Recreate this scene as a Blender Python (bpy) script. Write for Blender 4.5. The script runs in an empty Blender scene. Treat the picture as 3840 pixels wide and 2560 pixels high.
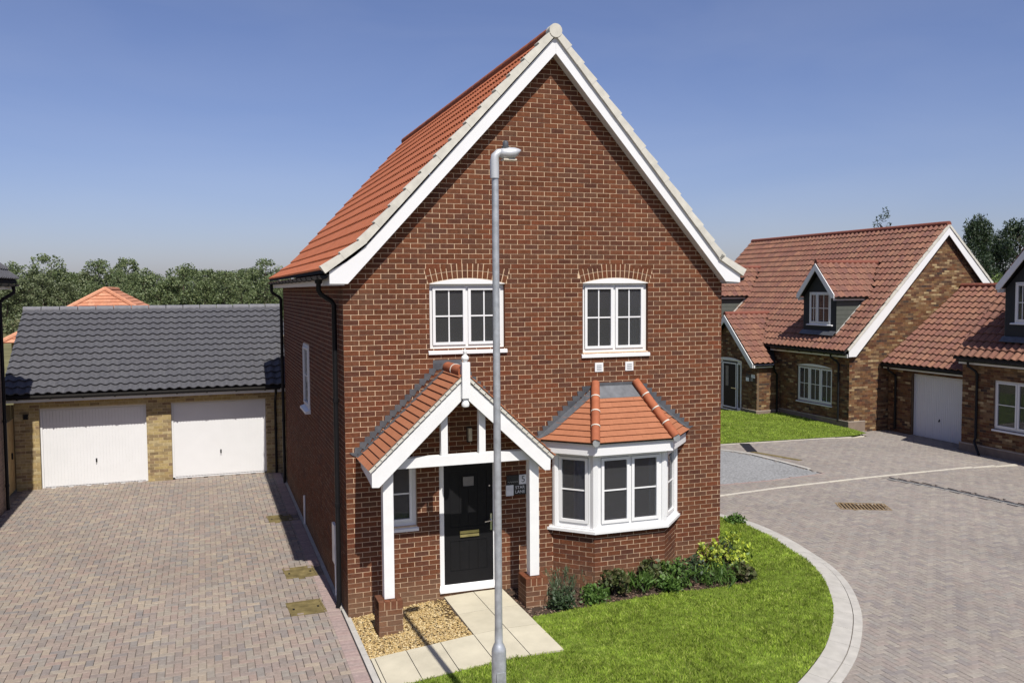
import bpy, math, random
import numpy as np
from mathutils import Vector, Matrix
random.seed(7); RS = np.random.RandomState(11)
S = bpy.context.scene
COL = S.collection

# ------------------------------------------------------------------ camera, sky, sun, exposure
CAMF, YAW, PIT, ROL = 3329.1, 0.3356, 0.0586, -0.0068
CAMP = Vector((-1.9377, -12.9967, 4.8573))
fw = Vector((math.sin(YAW)*math.cos(PIT), math.cos(YAW)*math.cos(PIT), -math.sin(PIT)))
rt = Vector((math.cos(YAW), -math.sin(YAW), 0)); up = rt.cross(fw)
rt, up = rt*math.cos(ROL)+up*math.sin(ROL), up*math.cos(ROL)-rt*math.sin(ROL)
cam_d = bpy.data.cameras.new("camera"); cam = bpy.data.objects.new("camera", cam_d); COL.objects.link(cam)
cam.matrix_world = Matrix(((rt.x, up.x, -fw.x, CAMP.x), (rt.y, up.y, -fw.y, CAMP.y), (rt.z, up.z, -fw.z, CAMP.z), (0, 0, 0, 1)))
cam_d.sensor_width = 36; cam_d.lens = CAMF/3840*36; cam_d.clip_end = 3000; cam_d.clip_start = .1
S.camera = cam
SUN = Vector((-.04, 1, -1.50)).normalized()
W = bpy.data.worlds.new("World"); S.world = W; W.use_nodes = True
nt = W.node_tree; bg = nt.nodes["Background"]
sky = nt.nodes.new("ShaderNodeTexSky"); sky.sky_type = 'NISHITA'; sky.sun_disc = False
sky.sun_elevation = math.asin(-SUN.z); sky.sun_rotation = math.pi-math.atan2(.04, 1)
sky.altitude = 500; sky.air_density = 1.0; sky.dust_density = 1.45; sky.ozone_density = 1.0
tint = nt.nodes.new("ShaderNodeMix"); tint.data_type = 'RGBA'; tint.blend_type = 'MULTIPLY'; tint.inputs[0].default_value = 1
tint.inputs[7].default_value = (.985, .965, 1.25, 1)
tcs = nt.nodes.new("ShaderNodeTexCoord"); mps = nt.nodes.new("ShaderNodeMapping"); mps.inputs['Scale'].default_value = (2.2, 2.2, 7.5)
nzs = nt.nodes.new("ShaderNodeTexNoise"); nzs.inputs['Scale'].default_value = 1.6; nzs.inputs['Detail'].default_value = 6; nzs.inputs['Distortion'].default_value = .6
rms = nt.nodes.new("ShaderNodeMapRange"); rms.inputs[1].default_value = .38; rms.inputs[2].default_value = .75; rms.inputs[3].default_value = .0; rms.inputs[4].default_value = .06
cld = nt.nodes.new("ShaderNodeMix"); cld.data_type = 'RGBA'; cld.inputs[7].default_value = (8.2, 8.4, 9.0, 1)
nt.links.new(tcs.outputs['Generated'], mps.inputs[0]); nt.links.new(mps.outputs[0], nzs.inputs['Vector']); nt.links.new(nzs.outputs[0], rms.inputs[0]); nt.links.new(rms.outputs[0], cld.inputs[0]); nt.links.new(sky.outputs[0], tint.inputs[6])
nt.links.new(tint.outputs[2], cld.inputs[6]); nt.links.new(cld.outputs[2], bg.inputs[0]); bg.inputs[1].default_value = .070
sl = bpy.data.lights.new("sun", 'SUN'); sl.energy = 5.0; sl.angle = math.radians(.5); sl.color = (1, .955, .89)
so = bpy.data.objects.new("sun", sl); COL.objects.link(so); so.rotation_euler = SUN.to_track_quat('-Z', 'Y').to_euler()
so.location = (0, -30, 40)
S.view_settings.view_transform = 'Standard'; S.view_settings.look = 'None'
S.view_settings.exposure = 0.32; S.view_settings.gamma = 1; S.view_settings.use_curve_mapping = False
S.render.engine = 'CYCLES'
S.cycles.max_bounces = 8; S.cycles.diffuse_bounces = 3; S.cycles.transparent_max_bounces = 12

# ------------------------------------------------------------------ materials
def _n(nt, t, **k):
    n = nt.nodes.new(t)
    for a, v in k.items(): setattr(n, a, v)
    return n
def material(name, cols, rough=.7, metal=0, stain=None, mode='island', noise=.18, nscale=9., bump=0., bscale=60., spec=.5, big=.0, bigscale=.7, detail=3, coat=0, tint=None, trans=0):
    """colour from a ramp driven by a random value per piece, broken up by noise"""
    m = bpy.data.materials.new(name); m.use_nodes = True; nt = m.node_tree; L = nt.links.new
    b = nt.nodes["Principled BSDF"]
    b.inputs['Roughness'].default_value = rough; b.inputs['Metallic'].default_value = metal
    b.inputs['Specular IOR Level'].default_value = spec if rough < .6 else .12
    if coat: b.inputs['Coat Weight'].default_value = coat; b.inputs['Coat Roughness'].default_value = .05
    if isinstance(cols[0], (int, float)): cols = [cols]
    geo = _n(nt, 'ShaderNodeNewGeometry')
    if len(cols) > 1:
        oi = _n(nt, 'ShaderNodeObjectInfo'); ad = _n(nt, 'ShaderNodeMath', operation='ADD'); fr = _n(nt, 'ShaderNodeMath', operation='FRACT')
        L(geo.outputs['Random Per Island'], ad.inputs[0]); L(oi.outputs['Random'], ad.inputs[1]); L(ad.outputs[0], fr.inputs[0])
        r = _n(nt, 'ShaderNodeValToRGB'); r.color_ramp.interpolation = 'CONSTANT' if mode == 'const' else 'LINEAR'
        e = r.color_ramp.elements
        while len(e) < len(cols): e.new(.5)
        for i, c in enumerate(cols):
            e[i].position = i/(len(cols) if mode == 'const' else len(cols)-1); e[i].color = (*c, 1)
        L(fr.outputs[0], r.inputs[0]); src = r.outputs[0]
    else:
        rgb = _n(nt, 'ShaderNodeRGB'); rgb.outputs[0].default_value = (*cols[0], 1); src = rgb.outputs[0]
    def modulate(src, scale, amt, det):
        tn = _n(nt, 'ShaderNodeTexNoise'); tn.inputs['Scale'].default_value = scale; tn.inputs['Detail'].default_value = det
        L(geo.outputs['Position'], tn.inputs['Vector'])
        mr = _n(nt, 'ShaderNodeMapRange'); mr.inputs[1].default_value = .25; mr.inputs[2].default_value = .75
        mr.inputs[3].default_value = 1-amt; mr.inputs[4].default_value = 1+amt; L(tn.outputs[0], mr.inputs[0])
        mx = _n(nt, 'ShaderNodeMix', data_type='RGBA', blend_type='MULTIPLY'); mx.inputs[0].default_value = 1
        L(src, mx.inputs[6]); cb = _n(nt, 'ShaderNodeCombineColor')
        for i in range(3): L(mr.outputs[0], cb.inputs[i])
        L(cb.outputs[0], mx.inputs[7]); return mx.outputs[2]
    if noise: src = modulate(src, nscale, noise, detail)
    if big: src = modulate(src, bigscale, big, 4)
    if stain:
        sx = _n(nt, 'ShaderNodeSeparateXYZ'); L(geo.outputs['Position'], sx.inputs[0]); tn = _n(nt, 'ShaderNodeTexNoise'); tn.inputs['Scale'].default_value = 2.2; tn.inputs['Detail'].default_value = 5
        L(geo.outputs['Position'], tn.inputs['Vector']); mz = _n(nt, 'ShaderNodeMapRange'); mz.inputs[1].default_value = .10; mz.inputs[2].default_value = .62; mz.inputs[3].default_value = .75; mz.inputs[4].default_value = 0
        L(sx.outputs[2], mz.inputs[0]); mt = _n(nt, 'ShaderNodeMath', operation='MULTIPLY'); L(mz.outputs[0], mt.inputs[0]); L(tn.outputs[0], mt.inputs[1])
        mx = _n(nt, 'ShaderNodeMix', data_type='RGBA'); L(mt.outputs[0], mx.inputs[0]); L(src, mx.inputs[6]); mx.inputs[7].default_value = (*stain, 1); src = mx.outputs[2]
    L(src, b.inputs['Base Color'])
    if bump:
        tn = _n(nt, 'ShaderNodeTexNoise'); tn.inputs['Scale'].default_value = bscale; tn.inputs['Detail'].default_value = 4
        L(geo.outputs['Position'], tn.inputs['Vector'])
        bp = _n(nt, 'ShaderNodeBump'); bp.inputs['Strength'].default_value = bump; bp.inputs['Distance'].default_value = .01
        L(tn.outputs[0], bp.inputs['Height']); L(bp.outputs[0], b.inputs['Normal'])
    if trans:
        tr = _n(nt, 'ShaderNodeBsdfTranslucent'); mx = _n(nt, 'ShaderNodeMixShader'); mx.inputs[0].default_value = trans
        L(src, tr.inputs[0]); L(b.outputs[0], mx.inputs[1]); L(tr.outputs[0], mx.inputs[2])
        L(mx.outputs[0], nt.nodes['Material Output'].inputs[0])
    return m
def glass_material(name, tint, ior=1.45):
    m = bpy.data.materials.new(name); m.use_nodes = True; nt = m.node_tree; L = nt.links.new
    nt.nodes.remove(nt.nodes["Principled BSDF"])
    t = _n(nt, 'ShaderNodeBsdfTransparent'); t.inputs[0].default_value = (*tint, 1)
    g = _n(nt, 'ShaderNodeBsdfGlossy'); g.inputs['Roughness'].default_value = .01
    f = _n(nt, 'ShaderNodeFresnel'); f.inputs[0].default_value = ior
    mx = _n(nt, 'ShaderNodeMixShader'); L(f.outputs[0], mx.inputs[0]); L(t.outputs[0], mx.inputs[1]); L(g.outputs[0], mx.inputs[2])
    df = _n(nt, 'ShaderNodeBsdfDiffuse'); df.inputs[0].default_value = (.5, .51, .53, 1); m2 = _n(nt, 'ShaderNodeMixShader'); m2.inputs[0].default_value = .065
    L(mx.outputs[0], m2.inputs[1]); L(df.outputs[0], m2.inputs[2]); L(m2.outputs[0], nt.nodes['Material Output'].inputs[0]); return m

M = {}
M['brick'] = material('red_brick', [(0.096,0.035,0.017),(0.133,0.047,0.022),(0.111,0.046,0.025),(0.151,0.055,0.026),(0.081,0.032,0.020),(0.126,0.050,0.026),(0.102,0.048,0.029),(0.141,0.046,0.022),(0.114,0.040,0.021),(0.087,0.039,0.025)], .88, stain=(.24,.17,.105), noise=.22, nscale=22, bump=.5, bscale=90, big=.10, bigscale=.9)
M['mortar'] = material('pale_mortar', (0.567,0.418,0.277), .95, stain=(.30,.22,.14), noise=.12, nscale=14)
M['buff'] = material('buff_brick', [(0.329,0.249,0.106),(0.382,0.297,0.143),(0.286,0.207,0.095),(0.424,0.345,0.191),(0.196,0.143,0.080),(0.350,0.265,0.127),(0.254,0.180,0.101),(0.212,0.148,0.090)], .9, noise=.2, nscale=18, bump=.4, bscale=80)
M['buff_mortar'] = material('buff_mortar', (0.450,0.360,0.217), .95, noise=.12)
M['multi'] = material('multi_brick', [(0.125,0.059,0.027),(0.168,0.098,0.047),(0.078,0.035,0.020),(0.144,0.066,0.032),(0.344,0.258,0.140),(0.113,0.047,0.026),(0.047,0.035,0.030),(0.188,0.113,0.051),(0.133,0.059,0.032),(0.211,0.140,0.074),(0.086,0.047,0.028),(0.117,0.066,0.039)], .9, noise=.25, nscale=10, bump=.4, bscale=60)
M['multi_mortar'] = material('brown_mortar', (.15,.105,.068), .95)
M['nbrick'] = material('grey_brick', [(.22,.16,.13),(.30,.22,.17),(.25,.18,.15)], .9)
M['plinth'] = material('plinth_stone', (.20,.155,.12), .9, noise=.15, nscale=5)
M['plinth_top'] = material('plinth_top', (.33,.28,.23), .9, noise=.2, nscale=6)
M['white'] = material('white_upvc', (.70,.70,.69), .32, noise=.025, nscale=2.5)
M['white_timber'] = material('white_timber', (.70,.70,.68), .5, noise=.04, nscale=5, bump=.08, bscale=30)
M['garage_white'] = material('garage_white', (.68,.68,.675), .45, noise=.02, nscale=3)
M['cream'] = material('cream_verge', [(.52,.50,.435),(.545,.525,.455),(.505,.485,.42)], .8, noise=.12, nscale=8)
M['tile'] = material('orange_tile', [(0.390,0.129,0.061),(0.409,0.136,0.067),(0.374,0.121,0.059),(0.397,0.135,0.067)], .8, noise=.12, nscale=14, bump=.15, bscale=120, big=.07)
M['ptile'] = material('clay_tile', [(0.307,0.125,0.065),(0.296,0.119,0.062),(0.315,0.129,0.068),(0.300,0.121,0.064)], .8, noise=.07, nscale=18, bump=.15)
M['ridge'] = material('terracotta', [(0.323,0.106,0.051),(0.281,0.093,0.047)], .75, noise=.15, nscale=10)
M['greytile'] = material('slate_grey_tile', [(.078,.078,.085),(.083,.083,.09),(.074,.074,.081),(.088,.088,.094)], .62, noise=.16, nscale=18, bump=.2, bscale=80)
M['greyridge'] = material('grey_ridge', (.15,.15,.16), .7)
M['redtile'] = material('mixed_red_tile', [(0.193,0.094,0.064),(0.171,0.080,0.060),(0.213,0.105,0.070),(0.155,0.075,0.060),(0.186,0.099,0.068),(0.232,0.117,0.076),(0.151,0.077,0.058)], .7, noise=.18, nscale=12, bump=.15, big=.06)
M['redridge'] = material('red_ridge', (0.180,0.064,0.045), .75)
M['orangetile'] = material('pale_orange_tile', [(0.445,0.202,0.115),(0.393,0.166,0.096),(0.479,0.239,0.144)], .8)
M['felt'] = material('roof_felt', (.03,.028,.026), .95)
M['lead'] = material('lead', [(.085,.09,.098),(.10,.105,.112),(.075,.08,.09)], .5, metal=.25, noise=.25, nscale=9)
M['black'] = material('black_plastic', (.010,.010,.011), .42, spec=.2)
M['cladding'] = material('grey_green_cladding', [(.085,.092,.08),(.095,.10,.088)], .7, noise=.08)
M['darkclad'] = material('charcoal_cladding', [(.03,.032,.034),(.035,.037,.039)], .7, noise=.08)
M['galv'] = material('galvanised_steel', (.44,.46,.47), .45, metal=.55, noise=.22, nscale=14, bump=.08, big=.1, bigscale=3)
M['lamp_grey'] = material('lamp_paint', (.50,.51,.51), .4, metal=.3, noise=.08)
M['door'] = material('door_black', (.010,.010,.011), .42, spec=.14, noise=.1)
M['brass'] = material('brass', (.62,.52,.26), .28, metal=.85)
M['chrome'] = material('chrome', (.7,.7,.7), .2, metal=1)
M['glass'] = glass_material('window_glass', (.66,.67,.68), 1.42)
M['frost'] = material('frosted_glass', (.16,.155,.15), .25)
M['room'] = material('room_dark', (.085,.082,.08), .95)
M['curtain'] = material('curtain', (.36,.40,.40), .9, noise=.1)
M['lilac'] = material('lilac_curtain', (.36,.33,.46), .9, noise=.1)
M['slab'] = material('cream_slab', [(.43,.395,.30),(.455,.42,.32),(.415,.38,.285)], .85, noise=.09, nscale=4, bump=.15, bscale=70, big=.07, bigscale=1.8)
M['paver'] = material('paver_block', [(0.223,0.181,0.153),(0.261,0.213,0.175),(0.190,0.163,0.144),(0.290,0.241,0.184),(0.218,0.196,0.171),(0.249,0.191,0.160),(0.185,0.169,0.157),(0.261,0.228,0.184)], .9, noise=.14, nscale=16, bump=.3, bscale=120, big=.10, bigscale=.45)
M['rpaver'] = material('road_block', [(0.218,0.190,0.166),(0.242,0.215,0.187),(0.194,0.172,0.158),(0.260,0.233,0.196),(0.218,0.201,0.181),(0.235,0.199,0.174),(0.189,0.172,0.162)], .9, noise=.14, nscale=16, bump=.3, bscale=120, big=.10, bigscale=.4)
M['header'] = material('header_block', [(.275,.205,.185),(.25,.195,.18),(.30,.235,.205)], .9, noise=.15, nscale=16)
M['joint'] = material('joint_sand', (.155,.13,.11), .95, noise=.3, nscale=8)
M['kerb'] = material('kerb_concrete', [(.355,.34,.305),(.37,.355,.32),(.345,.33,.30)], .9, noise=.12, nscale=6, bump=.2)
M['line'] = material('pale_setts', [(.47,.44,.36),(.43,.40,.34)], .9, noise=.1)
M['asphalt'] = material('asphalt', (.215,.217,.215), .95, noise=.38, nscale=18, bump=.3, big=.12)
M['gravel'] = material('gravel_stone', [(.40,.285,.115),(.31,.205,.08),(.48,.37,.18),(.20,.125,.055),(.44,.325,.14),(.56,.46,.27),(.25,.165,.075)], .85, noise=.1, nscale=30)
M['gravelbed'] = material('gravel_bed', (.10,.066,.03), .95, noise=.3, nscale=20)
M['soil'] = material('soil', (.048,.034,.025), .98, noise=.4, nscale=14, bump=.6, bscale=25)
M['chip'] = material('bark_chip', [(.10,.06,.04),(.06,.04,.03),(.16,.10,.07),(.22,.17,.13)], .95)
M['turf'] = material('turf_base', (.10,.145,.02), .95, noise=.35, nscale=7, big=.2, bigscale=1.2)
M['blade'] = material('grass_blade', [(.25,.35,.04),(.31,.40,.06),(.16,.245,.024),(.40,.44,.12),(.26,.35,.045),(.20,.30,.03)], .7, noise=.45, nscale=7, big=.22, bigscale=1.1, trans=.35)
M['field'] = material('field_grass', (.135,.125,.06), .95, noise=.3, nscale=.3, big=.25, bigscale=.06)
M['bark'] = material('bark', (.09,.072,.055), .95, noise=.3, nscale=4)
M['cover'] = material('olive_cover', (.145,.115,.05), .75, noise=.35, nscale=7, metal=.1, bump=.3, big=.25, bigscale=4)
M['grate'] = material('rusty_grate', (.19,.135,.075), .8, noise=.3, nscale=9)
M['timber'] = material('fence_timber', [(.36,.26,.13),(.33,.235,.12)], .85, noise=.2, nscale=5)
M['sign_black'] = material('sign_black', (.012,.013,.016), .4)
M['sign_white'] = material('sign_white', (.72,.72,.74), .5)
M['beige'] = material('lamp_beige', (.55,.50,.40), .5)
LEAF = {}
def leafmat(name, cols, trans=.3, rough=.55): M[name] = material(name, cols, rough, noise=.2, nscale=3, trans=trans)
leafmat('wood_leaf', [(.11,.155,.06),(.15,.19,.075),(.09,.13,.055),(.19,.22,.09),(.13,.165,.08)])  # leaf colours lightened and greyed to carry distance haze, no haze volume
leafmat('wood_leaf_b', [(.12,.15,.062),(.155,.18,.082),(.095,.125,.056),(.18,.20,.105)])  # second wood foliage, distance haze put into its colour too
leafmat('conifer_leaf', [(.028,.050,.022),(.040,.068,.027),(.022,.040,.019),(.058,.088,.034)])
leafmat('fresh_leaf', [(.10,.16,.03),(.14,.20,.04),(.07,.12,.025)])
leafmat('yellow_leaf', [(.42,.48,.04),(.32,.42,.04),(.48,.52,.08),(.08,.14,.02),(.12,.20,.03)])
leafmat('dark_leaf', [(.03,.055,.02),(.05,.085,.03),(.04,.065,.03)])
leafmat('grey_leaf', [(.09,.125,.06),(.065,.10,.045),(.12,.15,.085)])
leafmat('mid_leaf', [(.07,.14,.025),(.10,.18,.03),(.05,.10,.02)])
leafmat('plum_leaf', [(.06,.04,.025),(.09,.10,.03),(.07,.10,.03),(.11,.13,.04)])

# ------------------------------------------------------------------ object helpers
ORG = {}
def reg(o, parent, org, label=None, kind=None, cat=None, group=None):
    COL.objects.link(o)
    if parent is not None: o.parent = parent; o.location = org-ORG[parent.name]
    else: o.location = org
    ORG[o.name] = Vector(org)
    if label: o['label'] = label
    if kind: o['kind'] = kind
    if cat: o['category'] = cat
    if group: o['group'] = group
    return o
def thing(name, label, cat, loc, group=None):
    return reg(bpy.data.objects.new(name, None), None, Vector(loc), label, None, cat, group)
def np_mesh(name, V, Q=None, T=None, shade='flat'):
    me = bpy.data.meshes.new(name); V = np.asarray(V, dtype=np.float32)
    idx, tot = [], []
    if Q is not None and len(Q): Q = np.asarray(Q, np.int32); idx.append(Q.ravel()); tot.append(np.full(len(Q), 4, np.int32))
    if T is not None and len(T): T = np.asarray(T, np.int32); idx.append(T.ravel()); tot.append(np.full(len(T), 3, np.int32))
    idx = np.concatenate(idx); tot = np.concatenate(tot); st = np.concatenate(([0], np.cumsum(tot)[:-1])).astype(np.int32)
    me.vertices.add(len(V)); me.vertices.foreach_set('co', V.ravel())
    me.loops.add(len(idx)); me.loops.foreach_set('vertex_index', idx)
    me.polygons.add(len(tot)); me.polygons.foreach_set('loop_start', st)
    me.update(calc_edges=True)
    if shade == 'flat': me.shade_flat()
    elif shade == 'angle': me.set_sharp_from_angle(angle=math.radians(38))
    return me
class Fr:
    def __init__(s, o, u, v):
        s.o = Vector(o); s.u = Vector(u).normalized(); s.v = Vector(v).normalized(); s.n = s.u.cross(s.v)
    def p(s, a, b, c=0): return s.o+s.u*a+s.v*b+s.n*c
    def mat(s): return np.array([list(s.u), list(s.v), list(s.n)], dtype=float)
    def sub(s, a, b, c=0): f = Fr(s.o, s.u, s.v); f.o = s.p(a, b, c); return f
WF = Fr((0,0,0), (1,0,0), (0,1,0))
class MB:
    def __init__(s): s.V = []; s.F = []
    def face(s, pts): k = len(s.V); s.V += [Vector(p) for p in pts]; s.F.append(tuple(range(k, k+len(pts))))
    def fbox(s, f, a0, a1, b0, b1, c0, c1):
        k = len(s.V)
        s.V += [f.p(a, b, c) for c in (c0, c1) for b in (b0, b1) for a in (a0, a1)]
        s.F += [(k+i, k+j, k+l, k+m) for i, j, l, m in ((0,2,3,1),(4,5,7,6),(0,1,5,4),(2,6,7,3),(0,4,6,2),(1,3,7,5))]; return s
    def box(s, x0, x1, y0, y1, z0, z1): return s.fbox(WF, x0, x1, y0, y1, z0, z1)
    def prism(s, f, poly, c0, c1):
        k = len(s.V); n = len(poly)
        s.V += [f.p(a, b, c0) for a, b in poly]+[f.p(a, b, c1) for a, b in poly]
        s.F.append(tuple(range(k+n-1, k-1, -1))); s.F.append(tuple(range(k+n, k+2*n)))
        for i in range(n): j = (i+1) % n; s.F.append((k+i, k+j, k+n+j, k+n+i))
        return s
    def tube(s, pts, r, n=8, cap=True, arc=None):
        pts = [Vector(p) for p in pts]; rr = r if isinstance(r, (list, tuple)) else [r]*len(pts)
        k = len(s.V); ref = None
        for i, p in enumerate(pts):
            t = (pts[min(i+1, len(pts)-1)]-pts[max(i-1, 0)]).normalized()
            if ref is None: ref = t.orthogonal().normalized() if abs(t.z) > .9 else t.cross(Vector((0,0,1))).normalized()
            x = (ref-t*ref.dot(t)).normalized(); ref = x; y = t.cross(x)
            for j in range(n):
                a = 2*math.pi*j/n; s.V.append(p+(x*math.cos(a)+y*math.sin(a))*rr[i])
        for i in range(len(pts)-1):
            for j in range(n):
                s.F.append((k+i*n+j, k+i*n+(j+1) % n, k+(i+1)*n+(j+1) % n, k+(i+1)*n+j))
        if cap: s.F.append(tuple(range(k+n-1, k-1, -1))); e = k+(len(pts)-1)*n; s.F.append(tuple(range(e, e+n)))
        return s
    def lathe(s, o, prof, n=16, axis=Vector((0,0,1))):
        return s.tube([Vector(o)+axis*z for r, z in prof], [max(r, 1e-4) for r, z in prof], n)
    def build(s, name, mat, parent=None, smooth=False, org=None, **k):
        lo = [min(v[i] for v in s.V) for i in range(3)]; hi = [max(v[i] for v in s.V) for i in range(3)]
        org = Vector(org) if org is not None else Vector(((lo[0]+hi[0])/2, (lo[1]+hi[1])/2, lo[2]))
        me = bpy.data.meshes.new(name); me.from_pydata([v-org for v in s.V], [], s.F); me.update()
        me.materials.append(mat if not isinstance(mat, str) else M[mat])
        if smooth:
            me.polygons.foreach_set('use_smooth', [True]*len(me.polygons))
            if smooth != 'all': me.set_sharp_from_angle(angle=math.radians(40))
        return reg(bpy.data.objects.new(name, me), parent, org, **k)
def np_obj(name, V, Q, T, mat, parent, org, shade='flat', **k):
    me = np_mesh(name, V-np.array(org), Q, T, shade); me.materials.append(M[mat])
    return reg(bpy.data.objects.new(name, me), parent, Vector(org), **k)

# camera projection used only to choose which pieces are objects of their own (largest in the photo)
def proj(P):
    d = np.asarray(P)-np.array(CAMP); z = d@np.array(fw)
    return 1920+CAMF*(d@np.array(rt))/z, 1280-CAMF*(d@np.array(up))/z, z
# prototypes: verts, quads
def box_proto(back=False):
    V = np.array([(a,b,c) for c in (0,1) for b in (0,1) for a in (0,1)], float)
    Q = [(4,5,7,6),(0,1,5,4),(2,6,7,3),(0,4,6,2),(1,3,7,5)]
    return V, np.array(Q)
def wedge_proto(w, g, t0=.03, t1=.006, under=.004):
    V = np.array([(0,0,under),(w,0,under),(w,g,under),(0,g,under),(0,0,t0),(w,0,t0),(w,g,t1),(0,g,t1)], float)
    return V, np.array([(4,5,6,7),(0,1,5,4),(1,2,6,5),(0,4,7,3)])
def double_proto(w, g):
    h = w/2; V1, Q1 = wedge_proto(h-.040, g, .038, .008); V2 = V1+np.array((h, 0, 0))
    return np.concatenate([V1, V2]), np.concatenate([Q1, Q1+8])
def pantile_proto(w, g, amp=.042, t=.034, seg=8):
    us = np.linspace(0, w, seg+1); pr = amp*(.5-.5*np.cos(2*np.pi*(us/w)))**1.25
    V = [];
    for u, p in zip(us, pr): V += [(u, 0, p+t-.026), (u, 0, p+t), (u, g, p+.004)]
    Q = []
    for i in range(seg): k = 3*i; Q += [(k+1, k+4, k+5, k+2), (k, k+3, k+4, k+1)]
    return np.array(V), np.array(Q)
def paver_proto(w, l, ch=.008, h=.03):
    V = np.array([(0,0,-h),(w,0,-h),(w,l,-h),(0,l,-h),(0,0,-ch),(w,0,-ch),(w,l,-ch),(0,l,-ch),(ch,ch,0),(w-ch,ch,0),(w-ch,l-ch,0),(ch,l-ch,0)], float)
    Q = [(8,9,10,11)]+[(i, (i+1) % 4, 4+(i+1) % 4, 4+i) for i in range(4)]+[(4+i, 4+(i+1) % 4, 8+(i+1) % 4, 8+i) for i in range(4)]
    return V, np.array(Q)
class Pieces:
    """alike pieces (bricks, tiles, pavers): the ones that show largest become objects, the rest one mesh of kind stuff"""
    def __init__(s): s.g = {}; s.protos = {}
    def add(s, proto, fr, a, b, c=0, sx=1, sy=1, sz=1):
        key = (id(fr), proto); s.protos.setdefault(proto, PROTO[proto])
        s.g.setdefault(key, [fr, proto, []])[2].append((a, b, c, sx, sy, sz))
    def finalize(s, parent, name, mat, n_ind=0, full=None, avoid=None):
        if not s.g: return
        groups = [(fr, pr, np.array(r, float)) for fr, pr, r in s.g.values()]
        cand = []
        for gi, (fr, pr, R) in enumerate(groups):
            P = np.array(fr.o)+R[:, :3]@fr.mat()
            if n_ind:
                x, y, z = proj(P); vis = (x > 30) & (x < 3800) & (y > 20) & (y < 2540) & (z > 0)
                vis &= ((np.array(CAMP)-P)@np.array(fr.n)) > 0
                if full is not None: vis &= R[:, 3] > full
                if avoid is not None: vis &= ~avoid(P)
                for i in np.nonzero(vis)[0]: cand.append((np.linalg.norm(P[i]-np.array(CAMP)), gi, i))
        cand.sort(); ind = {(gi, i) for _, gi, i in cand[:n_ind]}
        VV, QQ, k = [], [], 0; meshes = {}
        for gi, (fr, pr, R) in enumerate(groups):
            V0, Q0 = s.protos[pr]; B = fr.mat()
            keep = np.array([(gi, i) not in ind for i in range(len(R))], bool)
            for i in np.nonzero(~keep)[0]:
                if pr not in meshes:
                    me = np_mesh(name, V0, Q0, None, 'angle' if 'pan' in pr else 'flat'); me.materials.append(M[mat]); meshes[pr] = me
                o = bpy.data.objects.new(name, meshes[pr]); a, b, c, sx, sy, sz = R[i]
                P = fr.p(a, b, c); reg(o, parent, P); o.rotation_euler = Matrix((fr.u, fr.v, fr.n)).transposed().to_euler(); o.scale = (sx, sy, sz)
            R = R[keep]
            if len(R):
                V = (V0[None]*R[:, None, 3:6]+R[:, None, :3])@B+np.array(fr.o)
                n = len(V0); VV.append(V.reshape(-1, 3)); QQ.append((Q0[None]+(k+n*np.arange(len(R)))[:, None, None]).reshape(-1, 4)); k += n*len(R)
        if VV:
            V = np.concatenate(VV); org = V.mean(0)
            np_obj(name, V, np.concatenate(QQ), None, mat, parent, org, shade='angle' if any('pan' in pr for _, pr, _ in groups) else 'flat', kind='stuff')
PROTO = {'brick': box_proto(), 'double': double_proto(.30, .37), 'pan': pantile_proto(.24, .33, .055, .046), 'gpan': pantile_proto(.23, .32, .046, .048),
         'plain': wedge_proto(.1645, .125, .026, .006), 'wide': wedge_proto(.3295, .13, .030, .005), 'pavx': paver_proto(.195, .095, .005), 'pavy': paver_proto(.095, .195, .005)}

# ------------------------------------------------------------------ building helpers
def cut(ivs, holes):
    for h0, h1 in holes:
        out = []
        for a, b in ivs:
            if h1 <= a or h0 >= b: out.append((a, b)); continue
            if h0 > a: out.append((a, h0))
            if h1 < b: out.append((h1, b))
        ivs = out
    return ivs
def lay_bricks(pc, fr, a0, a1, b0, b1, holes=(), outline=None, L=.225, H=.075, j=.0098, proud=.004, phase=0):
    """stretcher bond; holes: functions z -> (a0, a1) or None; outline: function z -> (a0, a1)"""
    n = int(round((b1-b0)/H))
    for r in range(n):
        z0 = b0+r*H; zm = z0+H/2
        lo, hi = (a0, a1) if outline is None else outline(zm)
        if hi-lo < .06: continue
        hs = [h(zm) for h in holes]; hs = [h for h in hs if h]
        off = (L/2 if (r+phase) % 2 else 0)
        for i0, i1 in cut([(lo, hi)], hs):
            k = math.floor((i0-a0+off)/L)
            while True:
                s0 = a0-off+k*L+j/2; s1 = s0+L-j; k += 1
                if s0 > i1-.03: break
                c0, c1 = max(s0, i0), min(s1, i1)
                if c1-c0 < .03: continue
                pc.add('brick', fr, c0, z0+j/2, -.02, c1-c0, H-j, .02+proud+random.uniform(-.0015, .0015))
def rect_hole(a0, a1, b0, b1): return lambda z: (a0, a1) if b0 < z < b1 else None
def wall_slab(mb, fr, a0, a1, b0, b1, rects, t=.1, outline_top=None):
    """wall body as boxes round rectangular openings"""
    xs = sorted({a0, a1, *[v for r in rects for v in r[:2]]}); xs = [x for x in xs if a0 <= x <= a1]
    for x0, x1 in zip(xs, xs[1:]):
        hs = sorted([(r[2], r[3]) for r in rects if r[0] <= x0+1e-6 and r[1] >= x1-1e-6]); z = b0
        for h0, h1 in hs+[(b1, b1)]:
            if h0 > z+1e-6: mb.fbox(fr, x0, x1, z, h0, -t, 0)
            z = max(z, h1)
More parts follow.
